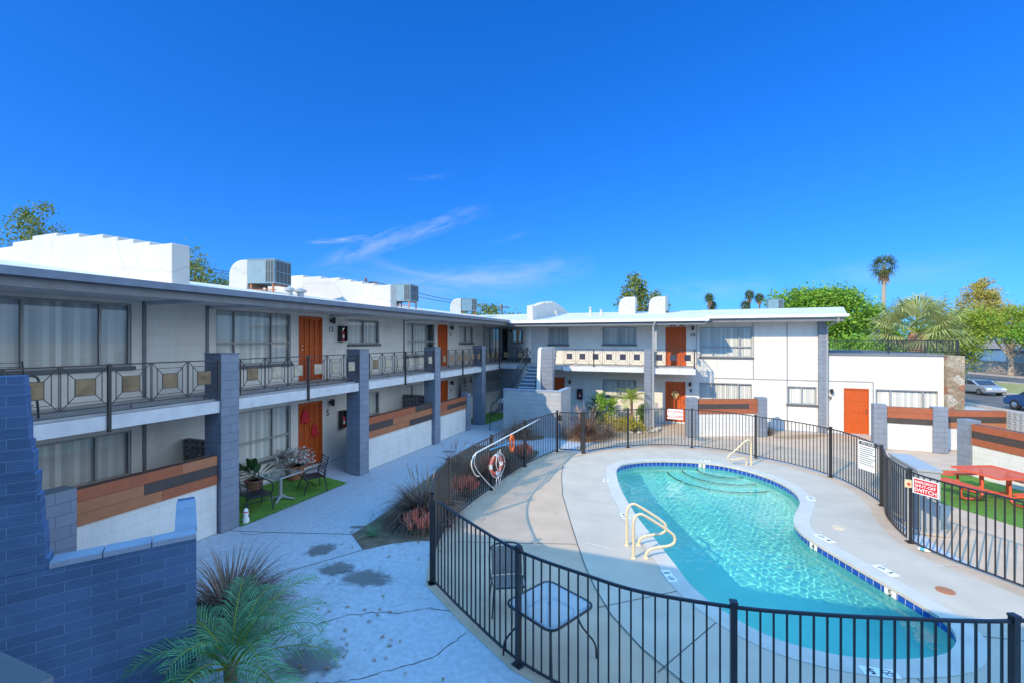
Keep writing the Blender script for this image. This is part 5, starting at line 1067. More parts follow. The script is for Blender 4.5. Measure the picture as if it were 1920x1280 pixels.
def pinnate(mb, ms, base, d, L, droop, nl, ll, w, up0):
    """one feather frond: rachis tube and paired leaflets"""
    p = Vector(base); d = Vector(d).normalized(); hz = Vector((d.x, d.y, 0)).normalized(); side = Vector((-hz.y, hz.x, 0)); pts = []; e = up0; N = 12
    for i in range(N+1): pts.append(p.copy()); p = p+(hz*math.cos(e)+Vector((0,0,math.sin(e))))*(L/N); e -= droop/N*(.4+1.4*i/N)
    ms.tube(pts, [.012*(1-.8*i/N) for i in range(N+1)], 5)
    for i in range(nl):
        f = .12+.88*i/nl; x = f*N; k = min(int(x), N-1); q = pts[k].lerp(pts[k+1], x-k); t = (pts[k+1]-pts[k]).normalized(); l = ll*math.sin(math.pi*min(1, .18+f*.82))**.6*random.uniform(.85, 1.1)+.04
        for s in (-1, 1):
            dd = (side*s*.8+t*.75+Vector((0,0,.22+random.uniform(-.12,.12)))).normalized(); nrm = t.cross(dd).normalized(); ww = dd.cross(nrm).normalized()*w; m1 = q+dd*l*.5; tip = q+dd*l+Vector((0,0,-l*.28))
            mb.add([q-ww*.5, q+ww*.5, m1+ww, m1-ww, tip], [(0,1,2,3), (3,2,4)])
def feather_palm(p, trunk, nf, L, label, name='feather_palm', nl=34, ll=.3, w=.007, droop=1.5, seed=1, m='palm_leaf', rt=.07):
    random.seed(seed); t = thing(name, p, label, 'palm'); p = Vector(p); c = p+V(0,0,trunk); mb = MB(); mb.tube([p, p+V(.01,0,trunk*.5), c, c+V(0,0,.1)], [rt*1.2, rt, rt*1.1, rt*.5], 10); mb.build('trunk', 'palm_bark', t, True); mb = MB(); ms = MB()
    for k in range(nf):
        a = k*2.399963+random.uniform(-.2, .2); f = k/nf; up0 = 1.35-1.25*f; pinnate(mb, ms, c, (math.cos(a), math.sin(a), 0), L*random.uniform(.85, 1.1)*(1-.15*(1-f)), droop*random.uniform(.8, 1.2), nl, ll, w, up0)
    mb.build('leaflets', m, t, fix=False); ms.build('fronds', 'yellowgreen', t, True); return t
feather_palm((-5.02, 3.82, 0), .45, 22, 1.5, 'pygmy date palm with arching feather fronds in the shaded foreground', 'date_palm', 30, .36, .0072, 1.7, 5)
feather_palm((-2.55, 23.2, 0), 1.35, 16, 1.15, 'young feather palm in the gravel bed by the white downspout', 'date_palm', 26, .3, .008, 1.7, 9, 'yellowgreen', .06)
def cards(c, r, n, size, rng, clumps=0, hollow=.35, flat=1.0, ground=None):
    """leaf-sized faces gathered in twig clumps through an ellipsoid"""
    c = np.array(c); r = np.array(r)
    if clumps:
        u = rng.normal(size=(clumps, 3)); u /= np.linalg.norm(u, axis=1)[:, None]; rad = rng.uniform(hollow, 1, clumps)[:, None]**.6; cc = c+u*rad*r; k = rng.integers(0, clumps, n); cs = rng.uniform(.7, 1.25, clumps)[k][:, None]
        ctr = cc[k]+rng.normal(size=(n, 3))*(r.mean()*.13*cs+size*.4)*np.array([1, 1, .75*flat])
    else:
        u = rng.normal(size=(n, 3)); u /= np.linalg.norm(u, axis=1)[:, None]; ctr = c+u*(rng.uniform(hollow, 1, n)[:, None]**.5)*r
    if ground is not None: ctr[:, 2] = np.maximum(ctr[:, 2], ground)
    return leaf_quads(ctr, size, rng)
def leaf_quads(ctr, size, rng):
    n = len(ctr); a = rng.normal(size=(n, 3)); a /= np.linalg.norm(a, axis=1)[:, None]; b = rng.normal(size=(n, 3)); b -= (b*a).sum(1)[:, None]*a; b /= np.linalg.norm(b, axis=1)[:, None]; s = size*rng.uniform(.6, 1.35, n)[:, None]; v = np.empty((n, 4, 3)); v[:, 0] = ctr-a*s*.5; v[:, 1] = ctr+b*s*.24; v[:, 2] = ctr+a*s*.5; v[:, 3] = ctr-b*s*.24
    return v.reshape(-1, 3)
def leafmesh(name, vs, m, parent):
    vs = np.concatenate(vs) if isinstance(vs, list) else vs; off = WOFF[parent]; vs = vs-np.array(off); n = len(vs)//4; me = D.meshes.new(name); me.vertices.add(len(vs)); me.vertices.foreach_set('co', vs.astype(np.float32).ravel()); me.loops.add(n*4); me.loops.foreach_set('vertex_index', np.arange(n*4, dtype=np.int32)); me.polygons.add(n); me.polygons.foreach_set('loop_start', np.arange(0, n*4, 4, dtype=np.int32)); me.update(calc_edges=True); me.materials.append(M[m]); o = D.objects.new(name, me); COL.objects.link(o); o.parent = parent; WOFF[o] = off; return o
def shrub(p, r, n, size, m, label, name='shrub', cat='shrub', clumps=14):
    t = thing(name, p, label, cat); p = Vector(p); rng = np.random.default_rng(int(abs(p.x*91+p.y*37)*10)); leafmesh('foliage', cards(p+V(0,0,r[2]), r, n, size, rng, clumps, .2, ground=.03), m, t); mb = MB()
    for k in range(7): a = random.uniform(0, 6.28); mb.tube([p, p+V(math.cos(a)*r[0]*.5, math.sin(a)*r[1]*.5, r[2]*random.uniform(.7, 1.5))], [.014, .006], 5)
    mb.build('stems', 'bark_dark', t); return t
shrub((-3.95, 23.7, 0), (.6, .5, .78), 1500, .12, 'shrub_leaf', 'bright green bush under the lower window of the far block')
shrub((-4.55, 24.3, 0), (.4, .4, .75), 500, .11, 'dark_leaf', 'dark rose bush left of the bright green bush')
shrub((-2.0, 23.9, 0), (.42, .4, .62), 900, .12, 'shrub_leaf', 'green bush beside the grey pier of the far block')
shrub((-3.1, 22.3, 0), (1.05, .6, .33), 1800, .085, 'yellow_flower', 'low yellow flowering ground shrub behind the far pickets', 'lantana', 'shrub', 26)
shrub((-2.35, 21.95, 0), (.6, .45, .28), 800, .08, 'yellow_flower', 'small yellow flowering shrub right of the bigger lantana', 'lantana', 'shrub', 14)
# stones edging the bed
for k, (x, y, s) in enumerate(((-1.75, 22.1, .16), (-1.5, 22.35, .13), (-1.35, 22.7, .17), (-1.25, 23.1, .14), (-2.05, 21.8, .12), (-2.4, 21.6, .13))):
    bm = bmesh.new(); bmesh.ops.create_icosphere(bm, subdivisions=2, radius=s)
    for v in bm.verts: v.co *= random.uniform(.82, 1.12); v.co.z *= .6
    me = D.meshes.new('edging_stone'); bm.to_mesh(me); bm.free(); me.materials.append(M['kerb']); o = D.objects.new('edging_stone', me); COL.objects.link(o); o.location = (x, y, s*.3); tag(o, 'rough pale stone edging the gravel bed by the grey pier', 'stone', 'stones edging the gravel bed')
# pots on the seating corner
def pot(p, r, h, label, m='terracotta'):
    t = thing('plant_pot', p, label, 'plant pot'); mb = MB(); mb.lathe([(r*.68, 0), (r, h*.86), (r*1.1, h*.87), (r*1.1, h), (r*.92, h), (r*.88, h*.9)], p, 18); mb.build('pot', m, t, True); mb = MB(); mb.lathe([(r*.9, h*.88), (r*.88, h*.9)], p, 14); mb.build('soil', 'soil', t); return t
p = Vector((-11.0, 9.05, .13)); t = pot(p, .22, .4, 'terracotta pot with broad dark green leaves under the window'); mb = MB()
for k in range(11):
    a = k*2.4; e = random.uniform(.5, 1.35); d = Vector((math.cos(a)*math.cos(e), math.sin(a)*math.cos(e), math.sin(e))); s = d.cross(V(0,0,1)).normalized()*.075; b = p+V(0,0,.38); L = random.uniform(.45, .85); mb.tube([b, b+d*L*.4], .008, 5)
    mb.add([b+d*L*.35, b+d*L*.6+s, b+d*L*.85+s*.8, b+d*L+V(0,0,-.05), b+d*L*.85-s*.8, b+d*L*.6-s], [(0,1,2,3), (0,3,4,5)])
mb.build('foliage', 'dark_leaf', t, fix=False)
p = Vector((-11.05, 10.45, .14)); t = pot(p, .3, .42, 'wide terracotta pot overflowing with white flowers beside door 5'); rng = np.random.default_rng(3); leafmesh('foliage', cards(p+V(0,0,.62), (.5, .62, .28), 900, .075, rng, 18, .3), 'white_flower', t)
mb = MB(); blades(mb, p+V(0,0,.4), 40, .65, .9, .016, .5, .1); mb.build('spikes', 'bronze_grass', t, fix=False)
p = Vector((-11.15, 8.2, .14)); t = pot(p, .2, .3, 'small pale pot with trailing green leaves behind the nearer armchair', 'cabinet'); leafmesh('foliage', cards(p+V(0,0,.42), (.24, .24, .18), 300, .07, np.random.default_rng(4), 8, .3), 'dark_leaf', t)
p = Vector((-9.72, 7.78, .01)); t = thing('garden_figure', p, 'small white garden ornament beside the grey pier at the turf mat', 'ornament'); mb = MB(); mb.lathe([(.07, 0), (.08, .06), (.05, .16), (.065, .22), (.05, .3), (.02, .34)], p, 14); mb.build('body', 'sign_white', t, True); mb = MB(); mb.lathe([(.055, .235), (.07, .25), (.05, .275)], p, 12); mb.build('scarf', 'red', t, True)
# ------------------------------------------------------------------ trees
def tree(p, h, crown, m, label, name='tree', n=6000, size=.25, clumps=60, tr=.2, bark='bark_dark', seed=0, hollow=.35, fork=.4, group=None, limbs=7):
    random.seed(seed); rng = np.random.default_rng(seed); t = thing(name, p, label, 'tree', group); p = Vector(p); mb = MB(); fz = h*fork; mb.tube([p+V(0,0,-.1), p+V(.05,.02,fz*.5), p+V(0,.06,fz)], [tr*1.25, tr, tr*.85], 10)
    for k in range(limbs):
        c, r = crown[k % len(crown)]; a = k*2.4+random.uniform(-.3, .3); e = p+Vector(c)+V(math.cos(a)*r[0]*.65, math.sin(a)*r[1]*.65, random.uniform(-.2, .5)*r[2]); s = p+V(0,.06,fz*random.uniform(.8, 1.0)); mid = s.lerp(e, .5)+V(random.uniform(-.2,.2), random.uniform(-.2,.2), .12*h*.3); q = smoothline([s, mid, e], 4); mb.tube(q, [tr*.55*(1-.85*i/(len(q)-1)) for i in range(len(q))], 7)
    mb.build('trunk', bark, t, True); tot = sum(r[0]*r[1]+r[0]*r[2]+r[1]*r[2] for c, r in crown); vs = []
    for c, r in crown: f = (r[0]*r[1]+r[0]*r[2]+r[1]*r[2])/tot; vs.append(cards(p+Vector(c), r, int(n*f), size, rng, max(6, int(clumps*f)), hollow))
    leafmesh('crown', vs, m, t); return t
def at_dist(px, d): r = ray(px, HOR); return Vector((r[0]*d, r[1]*d, 0))
def hgt(py, d): return EYE-(py-HOR)/FPX*d
# left of the long block
p = at_dist(50, 26); tree(p, 13, [((0,0,8.4),(2.1,2.1,2.4)), ((.3,.3,11.0),(1.0,1.0,1.9)), ((-1.2,-1.0,7.0),(2.2,2.0,1.8))], 'olive', 'dark feathery tree rising behind the left roof', n=9000, size=.17, clumps=150, seed=2, hollow=.15)
p = at_dist(352, 26); tree(p, 10, [((0,0,8.0),(1.2,1.2,1.7)), ((.6,.9,7.2),(1.4,1.3,1.1)), ((-.9,-.7,8.4),(.9,.9,1.2))], 'olive', 'sparse olive tree behind the stepped white parapet on the left', n=5500, size=.16, clumps=90, seed=3, hollow=.12)
p = at_dist(925, 62); tree(p, 9.2, [((-1,0,7.2),(2.4,2.2,1.9)), ((2.2,1,6.6),(1.9,1.8,1.3))], 'olive', 'round olive tree far behind the inner roof corner', n=2600, size=.4, clumps=50, seed=4)
p = at_dist(875, 66); tree(p, 9.4, [((0,0,7.9),(2.2,2,1.5))], 'ficus', 'small green tree top behind the far left air conditioner', n=1200, size=.4, clumps=24, seed=5)
p = at_dist(1190, 52); tree(p, 13, [((0,0,8.6),(1.7,1.7,2.6)), ((-.4,.3,10.2),(1.3,1.3,1.6)), ((1.5,.6,7.4),(.9,.9,1.6))], 'olive', 'tall slim green tree behind the two white roof ducts', n=2600, size=.36, clumps=70, seed=6)
p = at_dist(1236, 52); tree(p, 11, [((0,0,8.6),(.9,.9,1.5))], 'olive', 'slender tree top right of the two white roof ducts', n=900, size=.34, clumps=26, seed=7)
# big clipped green tree right of the roof
p = at_dist(1545, 48)
tree(p, 12, [((0,0,6.6),(4.2,4.0,2.9)), ((-3.0,-.9,7.7),(2.3,2.3,1.9)), ((2.6,1.0,6.2),(2.6,2.6,2.5)), ((4.6,1.6,4.0),(2.8,2.8,3.0)), ((.2,.6,8.3),(2.6,2.4,1.3))], 'ficus', 'huge dense bright green tree above the right end of the roof', n=26000, size=.34, clumps=420, tr=.4, seed=8, hollow=.55)
for i, (px, d, sx, zz, lab) in enumerate(((1600, 40, 2.2, 2.6, 'green hedge tree filling in below the roof end'), (1690, 44, 2.6, 2.4, 'green hedge tree behind the terrace rail left of the big palm'), (1765, 44, 2.4, 2.6, 'dark green hedge tree behind the terrace rail right of the big palm'))):
    p = at_dist(px, d); tree(p, 6, [((0,0,zz),(sx,sx,2.2))], 'ficus' if i < 2 else 'olive', lab, 'hedge_tree', n=3600, size=.3, clumps=70, seed=20+i, hollow=.5, fork=.3)
# street trees with pale branching trunks
stt = (('yellowgreen', 1793, 44, 3.0, 'yellow green street tree with pale trunk left of the street view', 30), ('yellowgreen', 1895, 56, 4.2, 'wide yellow green street tree with a white forked trunk at the right edge', 31), ('ficus', 1985, 50, 3.6, 'leafy green street tree cut by the right edge of the picture', 32))
for m, px, d, rr, lab, sd_ in stt:
    p = at_dist(px, d); tree(p, 6.5, [((0,0,6.1*d/56),(rr,rr,2.0)), ((rr*.3,-rr*.3,7.4*d/56),(rr*.7,rr*.7,1.3)), ((-rr*.4,rr*.3,5.3*d/56),(rr*.7,rr*.7,1.2))], m, lab, 'street_tree', n=11000, size=.25, clumps=170, tr=.26, bark='bark', seed=sd_, hollow=.4, fork=.36, limbs=10)
p = at_dist(1838, 84); tree(p, 15, [((0,0,10.4),(3.6,3.6,2.6)), ((0,0,12.6),(2.6,2.6,2.0)), ((.3,0,14.2),(1.4,1.4,1.2)), ((3.6,1.6,8.6),(2.8,2.8,1.8))], 'golden', 'tall golden brown tree behind the street trees', n=9000, size=.36, clumps=190, seed=40, hollow=.3)
# palms
def fan(mb, ms, c, d, pet, L, n, w, fold=.5, droop=.35):
    d = Vector(d).normalized(); c = Vector(c); hub = c+d*pet; ms.tube([c, c.lerp(hub, .5)+V(0,0,.04), hub], [.03, .022, .014], 5); side = d.cross(V(0,0,1)).normalized(); up = side.cross(d)
    for i in range(n):
        a = (i/(n-1)-.5)*3.9; dd = (d*math.cos(a)+side*math.sin(a)+up*(.18*math.cos(a*2)-.02)).normalized(); l = L*(1-.28*abs(a)/1.95)*random.uniform(.92, 1.06); wv = dd.cross(up).normalized()*w; m1 = hub+dd*l*.55; tip = hub+dd*l+V(0,0,-droop*l*random.uniform(.6, 1.3))
        mb.add([hub, m1+wv, tip, m1-wv], [(0,1,2,3)])
def fan_palm(p, trunk, nf, pet, L, label, n=20, w=.04, rt=.2, seed=1, m='fan_leaf', skirt=0, bark='palm_bark', group=None, lo=-.5, name='fan_palm'):
    random.seed(seed); t = thing(name, p, label, 'palm', group); p = Vector(p); c = p+V(0,0,trunk); mb = MB(); k = 9; mb.tube([p+V(.03*math.sin(i), 0, trunk*i/k) for i in range(k+1)], [rt*(1.15-.25*i/k)*(1+.06*(-1)**i) for i in range(k+1)], 10); mb.build('trunk', bark, t, True); mb = MB(); ms = MB()
    for k in range(nf):
        a = k*2.399963+random.uniform(-.25, .25); f = (k+.5)/nf; e = 1.35+(lo-1.35)*f; fan(mb, ms, c, (math.cos(a)*math.cos(e), math.sin(a)*math.cos(e), math.sin(e)), pet*random.uniform(.8, 1.15), L*random.uniform(.85, 1.1), n, w)
    mb.build('leaves', m, t, fix=False); ms.build('petioles', 'yellowgreen', t)
    if skirt:
        mb = MB()
        for k in range(skirt): a = random.uniform(0, 6.28); fan(mb, mb, c+V(0,0,-random.uniform(.1, 1.2)*L), (math.cos(a)*.45, math.sin(a)*.45, -1), pet*.4, L*.8, 7, w*.8)
        mb.build('dry_skirt', 'dead_frond', t, fix=False)
    return t
p = at_dist(1718, 27); fan_palm(p, 4.7, 30, 1.5, 1.75, 'broad fan palm with a shaggy reddish trunk behind the terrace rail', 30, .035, .45, 3, lo=-.35)
p = at_dist(1657, 92); fan_palm(p, 19.0, 34, 1.5, 1.7, 'tall slender palm with dry skirt standing above the green trees', 12, .09, .36, 4, 'palm_dark', 22, 'bark', lo=-.9, name='tall_palm')
for px, y, sd_, lab in ((1330, 556, 50, 'small distant palm left of its far pair on the skyline'), (1405, 550, 51, 'tallest of the three close distant palms on the skyline'), (1424, 556, 52, 'right one of the three close distant palms on the skyline'), (1397, 570, 53, 'lowest of the three close distant palms on the skyline')):
    d = 170; p = at_dist(px, d); fan_palm(p, hgt(y, d)-.6, 26, 1.0, 1.7, lab, 8, .16, .3, sd_, 'palm_dark', 6, 'bark_dark', 'distant palms on the skyline', -.9, 'tall_palm')
p = at_dist(1330, 172)+V(1.0,0,0); fan_palm(p, hgt(571, 172)-.6, 24, 1.0, 1.7, 'lower palm crown right under the lone distant palm on the skyline', 8, .16, .3, 54, 'palm_dark', 6, 'bark_dark', 'distant palms on the skyline', -.9, 'tall_palm')
random.seed(99)
mb = MB()
for k in range(420):
    if k < 220: x, y = random.gauss(-6.2, .8), random.uniform(7.6, 17)
    elif k < 330: x, y = random.gauss(-5.0, .9), random.gauss(4.9, .9)
    else: x, y = random.gauss(-3.2, 1.4), random.gauss(20.6, .8)
    a = random.uniform(0, 6.28); l = random.uniform(.02, .055); w = l*.4; c, s = math.cos(a), math.sin(a); z = .009
    mb.add([(x-c*l, y-s*l, z), (x+s*w, y-c*w, z+.006), (x+c*l, y+s*l, z), (x-s*w, y+c*w, z+.004)], [(0,1,2,3)])
tag(mb.build('fallen_leaves', 'dead_frond', fix=False), 'dry fallen leaf scraps scattered round the planting beds', 'leaf litter', kind='stuff')
# ------------------------------------------------------------------ beyond the court: garden wall, houses, cars, poles
SD, SN = Vector((-.184, .983, 0)), Vector((.983, .184, 0)); SO = Vector((17.6, 40.8, 0))
def sp(d, s, z=0): return SO+SN*d+SD*s+V(0,0,z)
t = thing('garden_wall', sp(27.5, 0), 'long tan garden wall under the street trees across the road', 'wall'); mb = MB(); M['tan_wall'] = mat('tan garden wall', (.36, .31, .25), .9, .15, 1.5, .3, 20); mb.obox(sp(27.5, 40, .75), SD*75, SN*.15, (0,0,.75)); mb.build('wall', 'tan_wall', t); mb = MB(); mb.obox(sp(27.5, 40, 1.53), SD*75, SN*.19, (0,0,.03)); mb.build('coping', 'kerb', t)
def house(c, L, W, hw, hr, label, wm, rm):
    t = thing('house', c, label, 'house'); c = Vector(c); mb = MB(); mb.obox(c+V(0,0,hw/2), SD*L/2, SN*W/2, (0,0,hw/2)); mb.build('wall', wm, t); a, b = SD*(L/2+.4), SN*(W/2+.5); q = [c-a-b, c+a-b, c+a+b, c-a+b]; q = [v+V(0,0,hw+.003) for v in q]; r0, r1 = c-SD*(L/2-W*.4)+V(0,0,hw+hr), c+SD*(L/2-W*.4)+V(0,0,hw+hr); mb = MB(); mb.add(q+[r0, r1], [(0,1,5,4), (1,2,5), (2,3,4,5), (3,0,4), (3,2,1,0)]); mb.build('roof', rm, t)
    for k in (-1, 0, 1):
        mb = MB(); p = c-SN*(W/2+.02)+SD*(k*L*.28)+V(0,0,1.5); mb.obox(p, SD*.7, SN*.04, (0,0,.55)); w = mb.build('window', 'white_paint', t); mb = MB(); mb.obox(p-SN*.045, SD*.62, SN*.01, (0,0,.47)); mb.build('pane', 'car_glass', w)
M['house_wall'] = mat('pale house stucco', (.42, .36, .30), .9, .1, 1); M['house_blue'] = mat('blue house paint', (.10, .22, .40), .8, .1, 1)
house(sp(36, 30), 16, 9, 2.9, 1.5, 'low tan house with grey hip roof behind the garden wall', 'house_wall', 'bark_tile'); house(sp(36, 52), 15, 9, 3.0, 1.6, 'blue house with grey roof glimpsed through the street trees', 'house_blue', 'bark_tile'); house(sp(36, 6), 15, 9, 2.9, 1.5, 'brick coloured house behind the trees at the right edge', 'terracotta', 'bark_tile')
p = PY(413, 524, 30); t = thing('house', (p.x-1, 30, 0), 'neighbouring house with grey tiled roof peeping over the left roof', 'house'); mb = MB(); mb.box(p.x-5, p.x+3, 27, 33, 0, 6.6); mb.build('wall', 'house_wall', t); mb = MB(); mb.prism([(26.4, 6.6), (30, 8.2), (33.6, 6.6)], 'x', p.x-5.5, p.x+3.5); mb.build('roof', 'bark_tile', t)
def car(label, p, rot, m, s=1.0):
    t = thing('parked_car', (0,0,0), label, 'car'); 
    prof = [(-2.2,.35),(-2.25,.6),(-2.18,.86),(-1.55,.95),(-.85,1.36),(-.1,1.44),(.55,1.38),(1.2,.98),(1.95,.84),(2.22,.66),(2.25,.4),(2.15,.28),(-2.1,.28)]
    mb = MB(); mb.prism(prof, 'y', -.86, .86); o = mb.build('body', m, t); b = o.modifiers.new('b', 'BEVEL'); b.width = .09; b.segments = 3
    mb = MB(); sw = [(-1.35,.98),(-.8,1.30),(-.1,1.38),(.5,1.32),(1.0,1.0)]
    mb.prism(sw, 'y', -.885, -.80); mb.prism(sw, 'y', .80, .885); mb.prism([(1.2,1.0),(1.16,1.06),(.58,1.385),(.54,1.36)], 'y', -.7, .7); mb.prism([(-1.54,.97),(-1.49,1.03),(-.86,1.385),(-.8,1.36)], 'y', -.7, .7); g = mb.build('window', 'car_glass', t); mb = MB()
    for sy in (-1, 1): mb.box(-.12, -.06, sy*.886, sy*.892, 1.0, 1.36)
    mb.build('pillar', m, g)
    for x in (-1.35, 1.38):
        for sy in (-1, 1): mb = MB(); c = Vector((x, sy*.8, .32)); mb.tube([c+V(0,-.1,0), c+V(0,-.09,0), c+V(0,.09,0), c+V(0,.1,0)], [.29,.32,.32,.29], 20); w = mb.build('wheel', 'tyre', t, True); mb = MB(); mb.tube([c+V(0,sy*.1,0), c+V(0,sy*.112,0)], [.2,.16], 14); mb.build('rim', 'chrome', w)
    for sy in (-1, 1):
        mb = MB(); mb.obox((2.2, sy*.6, .68), (.05,0,0), (0,.18,0), (0,0,.07)); mb.build('headlight', 'sign_white', t); mb = MB(); mb.obox((-2.22, sy*.62, .74), (.04,0,0), (0,.17,0), (0,0,.08)); mb.build('tail_light', 'lens_red', t)
    t.location = p; t.rotation_euler = (0,0,rot); t.scale = (s,)*3; return t
ang = math.atan2(SD.y, SD.x)
pc = G(1833, 737); car('pale silver car standing on the street beside the stone wall', (pc.x, pc.y, .0), ang+math.pi, 'car_silver', .8)
pc = G(1962, 774); car('dark blue car parked at the near kerb cut by the right edge', (pc.x+.3, pc.y, .0), ang, 'car_blue')
def pole(px, py, d, label):
    p = at_dist(px, d); h = hgt(py, d); t = thing('utility_pole', p, label, 'utility pole'); mb = MB(); mb.tube([p, p+V(0,0,h)], [.17,.12], 10); mb.build('shaft', 'bark_dark', t); mb = MB(); a = Vector((CY, SY, 0)); mb.bar(p+V(0,0,h-.5)-a*1.2, p+V(0,0,h-.5)+a*1.2, .12); mb.build('crossarm', 'bark_dark', t); return p, h
p1, h1 = pole(941, 571, 70, 'wooden utility pole with crossarm far behind the inner roof corner'); p2, h2 = pole(686, 522, 46, 'wooden utility pole rising behind the second stepped parapet'); p3, h3 = pole(200, 470, 40, 'wooden utility pole behind the nearest stepped parapet on the left')
def wire(a, b, label, sag=.5):
    q = [Vector(a).lerp(Vector(b), i/12)-V(0,0,sag*4*(i/12)*(1-i/12)) for i in range(13)]; mb = MB(); mb.tube(q, .018, 5); o = mb.build('power_line', 'black', at=a); tag(o, label, 'cable', 'power lines between the poles')
for k, z in enumerate((-.35, -.42)):
    for s in (-1, 1):
        a = Vector((CY, SY, 0))*s*1.0; wire(p2+a+V(0,0,h2+z), p1+a+V(0,0,h1+z), 'thin black power line strung between wooden poles behind the left roof'); wire(p3+a+V(0,0,h3+z), p2+a+V(0,0,h2+z), 'thin black power line strung between wooden poles behind the left roof')
# ------------------------------------------------------------------ sky, sun, camera
SUN_EL, SUN_AZ = R(30.5), R(27.5)        # shadows run 27.5 deg right of +Y
sd3 = Vector((math.sin(SUN_AZ)*math.cos(SUN_EL), math.cos(SUN_AZ)*math.cos(SUN_EL), -math.sin(SUN_EL)))
l = D.lights.new('sun', 'SUN'); l.energy = 2.05; l.angle = R(.4); l.color = (1.0, .80, .50); l.cycles.is_caustics_light = True; lo = D.objects.new('sun', l); COL.objects.link(lo); lo.rotation_euler = sd3.to_track_quat('-Z', 'Y').to_euler(); lo.location = (0, 0, 60)
w = D.worlds.new('World'); SC.world = w; w.use_nodes = True; nt = w.node_tree; N = nt.nodes; bg = N['Background']
sky = N.new('ShaderNodeTexSky'); sky.sky_type = 'NISHITA'; sky.sun_disc = False; sky.sun_elevation = SUN_EL; sky.sun_rotation = math.atan2(-sd3.x, -sd3.y); sky.altitude = 300; sky.air_density = 1.0; sky.dust_density = .6; sky.ozone_density = 2.5
hs = N.new('ShaderNodeHueSaturation'); hs.inputs['Saturation'].default_value = 1.38; hs.inputs['Hue'].default_value = .492; link(nt, sky.outputs[0], hs.inputs['Color'])
gm = N.new('ShaderNodeGamma'); gm.inputs['Gamma'].default_value = .7; link(nt, hs.outputs[0], gm.inputs[0])
tn = N.new('ShaderNodeMixRGB'); tn.blend_type = 'MULTIPLY'; tn.inputs[0].default_value = 1; tn.inputs[2].default_value = (.125, .42, 1.0, 1); link(nt, gm.outputs[0], tn.inputs[1])
tc = N.new('ShaderNodeTexCoord'); out = tn.outputs[0]
def vm(op, a, b=None):
    x = N.new('ShaderNodeVectorMath'); x.operation = op; link(nt, a, x.inputs[0])
    if b is not None: x.inputs[1].default_value = b
    return x
def mth(op, a, b=None, c=None, clamp=False):
    x = N.new('ShaderNodeMath'); x.operation = op; x.use_clamp = clamp
    for i, q in enumerate((a, b, c)):
        if q is None: continue
        if isinstance(q, (int, float)): x.inputs[i].default_value = q
        else: link(nt, q, x.inputs[i])
    return x.outputs[0]
dirv = vm('NORMALIZE', tc.outputs['Generated']).outputs[0]
def cirrus(pa, pb, wid, amt, sc, soft=.35):
    """a wisp of cirrus along the great circle through two sky directions"""
    a, b = Vector(ray(*pa)).normalized(), Vector(ray(*pb)).normalized(); nrm = a.cross(b).normalized(); u = (a+b).normalized(); v = nrm.cross(u); half = math.acos(max(-1, min(1, a.dot(b))))/2
    cr = vm('DOT_PRODUCT', dirv, tuple(nrm)).outputs['Value']; al = mth('ARCTAN2', vm('DOT_PRODUCT', dirv, tuple(v)).outputs['Value'], vm('DOT_PRODUCT', dirv, tuple(u)).outputs['Value'])
    cb = N.new('ShaderNodeCombineXYZ'); link(nt, mth('MULTIPLY', al, sc), cb.inputs[0]); link(nt, mth('MULTIPLY', cr, sc*4), cb.inputs[1]); cb.inputs[2].default_value = wid*91
    n = N.new('ShaderNodeTexNoise'); n.inputs['Scale'].default_value = 1; n.inputs['Detail'].default_value = 9; n.inputs['Roughness'].default_value = .62; n.inputs['Distortion'].default_value = .6; link(nt, cb.outputs[0], n.inputs['Vector'])
    wob = mth('MULTIPLY_ADD', n.outputs['Fac'], wid*1.6, mth('SUBTRACT', cr, wid*.8)); e1 = mth('SUBTRACT', 1, mth('DIVIDE', mth('ABSOLUTE', wob), wid), clamp=True); e2 = mth('MULTIPLY', mth('SUBTRACT', half*1.15, mth('ABSOLUTE', al)), 1/(half*soft), clamp=True)
    n2 = mth('MULTIPLY', mth('SUBTRACT', n.outputs['Fac'], .38), 3.2, clamp=True); return mth('MULTIPLY', mth('MULTIPLY', mth('MULTIPLY', e1, e2), n2), amt, clamp=True)
for args in (((590,505),(905,393),.022,.50,13,.7), ((575,455),(690,447),.008,.75,16,.7), ((760,335),(850,330),.008,.14,14,.8), ((760,545),(1100,505),.040,.50,6,.8), ((600,525),(1000,560),.06,.38,4,.9), ((920,455),(1000,435),.008,.14,14,.8), ((1230,545),(1450,540),.03,.34,6,.8), ((1500,535),(1880,500),.04,.22,5,.8)):
    f = cirrus(*args); mx = N.new('ShaderNodeMixRGB'); link(nt, f, mx.inputs[0]); link(nt, out, mx.inputs[1]); mx.inputs[2].default_value = (1.8, 2.1, 2.4, 1); out = mx.outputs[0]
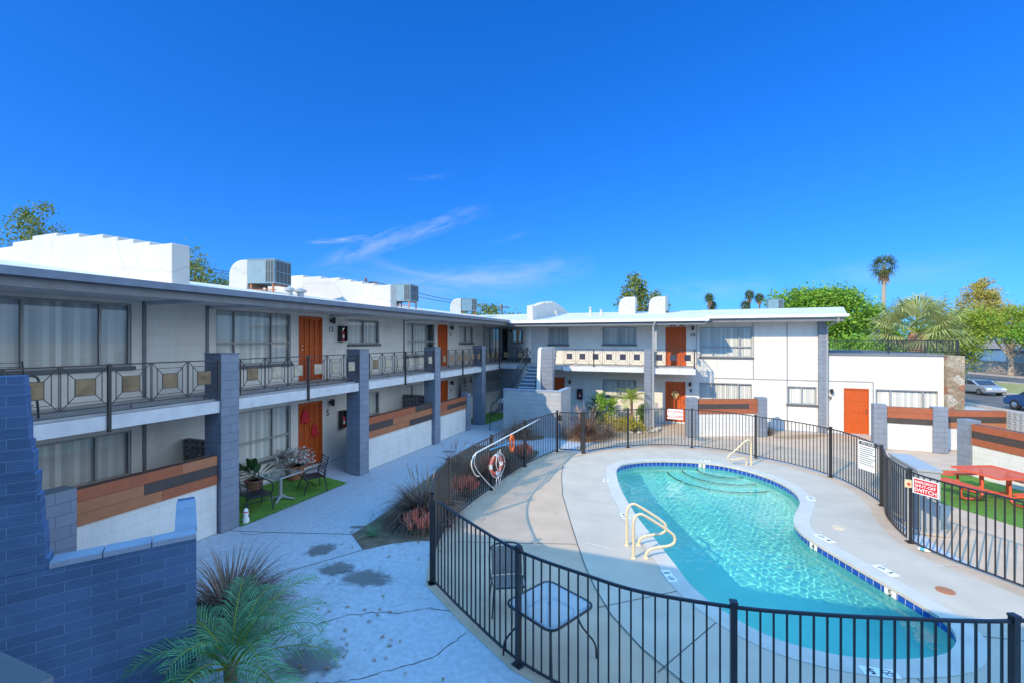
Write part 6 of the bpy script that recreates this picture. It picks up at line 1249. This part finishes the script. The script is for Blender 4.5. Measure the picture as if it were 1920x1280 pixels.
# streaky bright veil added overhead and sunward, out of view, to lift the shade
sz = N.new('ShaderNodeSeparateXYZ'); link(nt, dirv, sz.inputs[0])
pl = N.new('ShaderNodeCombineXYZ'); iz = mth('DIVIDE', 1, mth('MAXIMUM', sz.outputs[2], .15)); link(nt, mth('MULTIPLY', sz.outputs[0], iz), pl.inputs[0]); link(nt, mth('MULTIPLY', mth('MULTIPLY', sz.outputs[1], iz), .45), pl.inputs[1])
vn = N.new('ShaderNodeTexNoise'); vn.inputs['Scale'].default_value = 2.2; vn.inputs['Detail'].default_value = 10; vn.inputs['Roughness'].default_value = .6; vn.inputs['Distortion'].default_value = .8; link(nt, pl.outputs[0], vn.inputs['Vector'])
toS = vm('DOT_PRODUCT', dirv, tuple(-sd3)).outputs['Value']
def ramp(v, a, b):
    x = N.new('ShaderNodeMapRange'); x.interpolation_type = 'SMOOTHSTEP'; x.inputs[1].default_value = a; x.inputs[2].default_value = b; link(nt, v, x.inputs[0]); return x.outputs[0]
fill_veil = mth('MULTIPLY', mth('MAXIMUM', ramp(sz.outputs[2], .61, .80), ramp(toS, .35, .8)), ramp(vn.outputs['Fac'], .22, .62))
fill_veil = mth('MULTIPLY', fill_veil, ramp(sz.outputs[2], .0, .12))
mx = N.new('ShaderNodeMixRGB'); link(nt, mth('MULTIPLY', fill_veil, .92), mx.inputs[0]); link(nt, out, mx.inputs[1]); mx.inputs[2].default_value = (1.5, 4.5, 8.6, 1); out = mx.outputs[0]
east_fill = mth('MULTIPLY', mth('MULTIPLY', ramp(sz.outputs[0], .58, .80), ramp(vn.outputs['Fac'], .15, .5)), ramp(sz.outputs[2], .0, .10))  # second bright cloud added in the unseen east to fill the shaded walls
mx = N.new('ShaderNodeMixRGB'); link(nt, mth('MULTIPLY', east_fill, .9), mx.inputs[0]); link(nt, out, mx.inputs[1]); mx.inputs[2].default_value = (5.4, 6.5, 7.5, 1); out = mx.outputs[0]
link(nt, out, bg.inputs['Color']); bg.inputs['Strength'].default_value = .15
cam = D.cameras.new('camera'); co = D.objects.new('camera', cam); COL.objects.link(co); SC.camera = co
cam.sensor_width = 36; cam.lens = FPX/1920*36; cam.clip_end = 4000; cam.clip_start = .05; co.location = (0, 0, EYE)
fw = Vector((-SY, CY, 0)); co.rotation_euler = fw.to_track_quat('-Z', 'Y').to_euler(); cam.shift_y = (HOR-640)/1920
SC.view_settings.view_transform = 'Standard'; SC.view_settings.look = 'None'; SC.view_settings.gamma = 1; SC.view_settings.exposure = 1.3
SC.render.engine = 'CYCLES'; SC.cycles.max_bounces = 14; SC.cycles.diffuse_bounces = 8; SC.cycles.transmission_bounces = 12; SC.cycles.transparent_max_bounces = 24; SC.cycles.use_denoising = True; SC.cycles.caustics_reflective = False; SC.cycles.sample_clamp_indirect = 6
SC.render.resolution_x, SC.render.resolution_y = 1024, 682
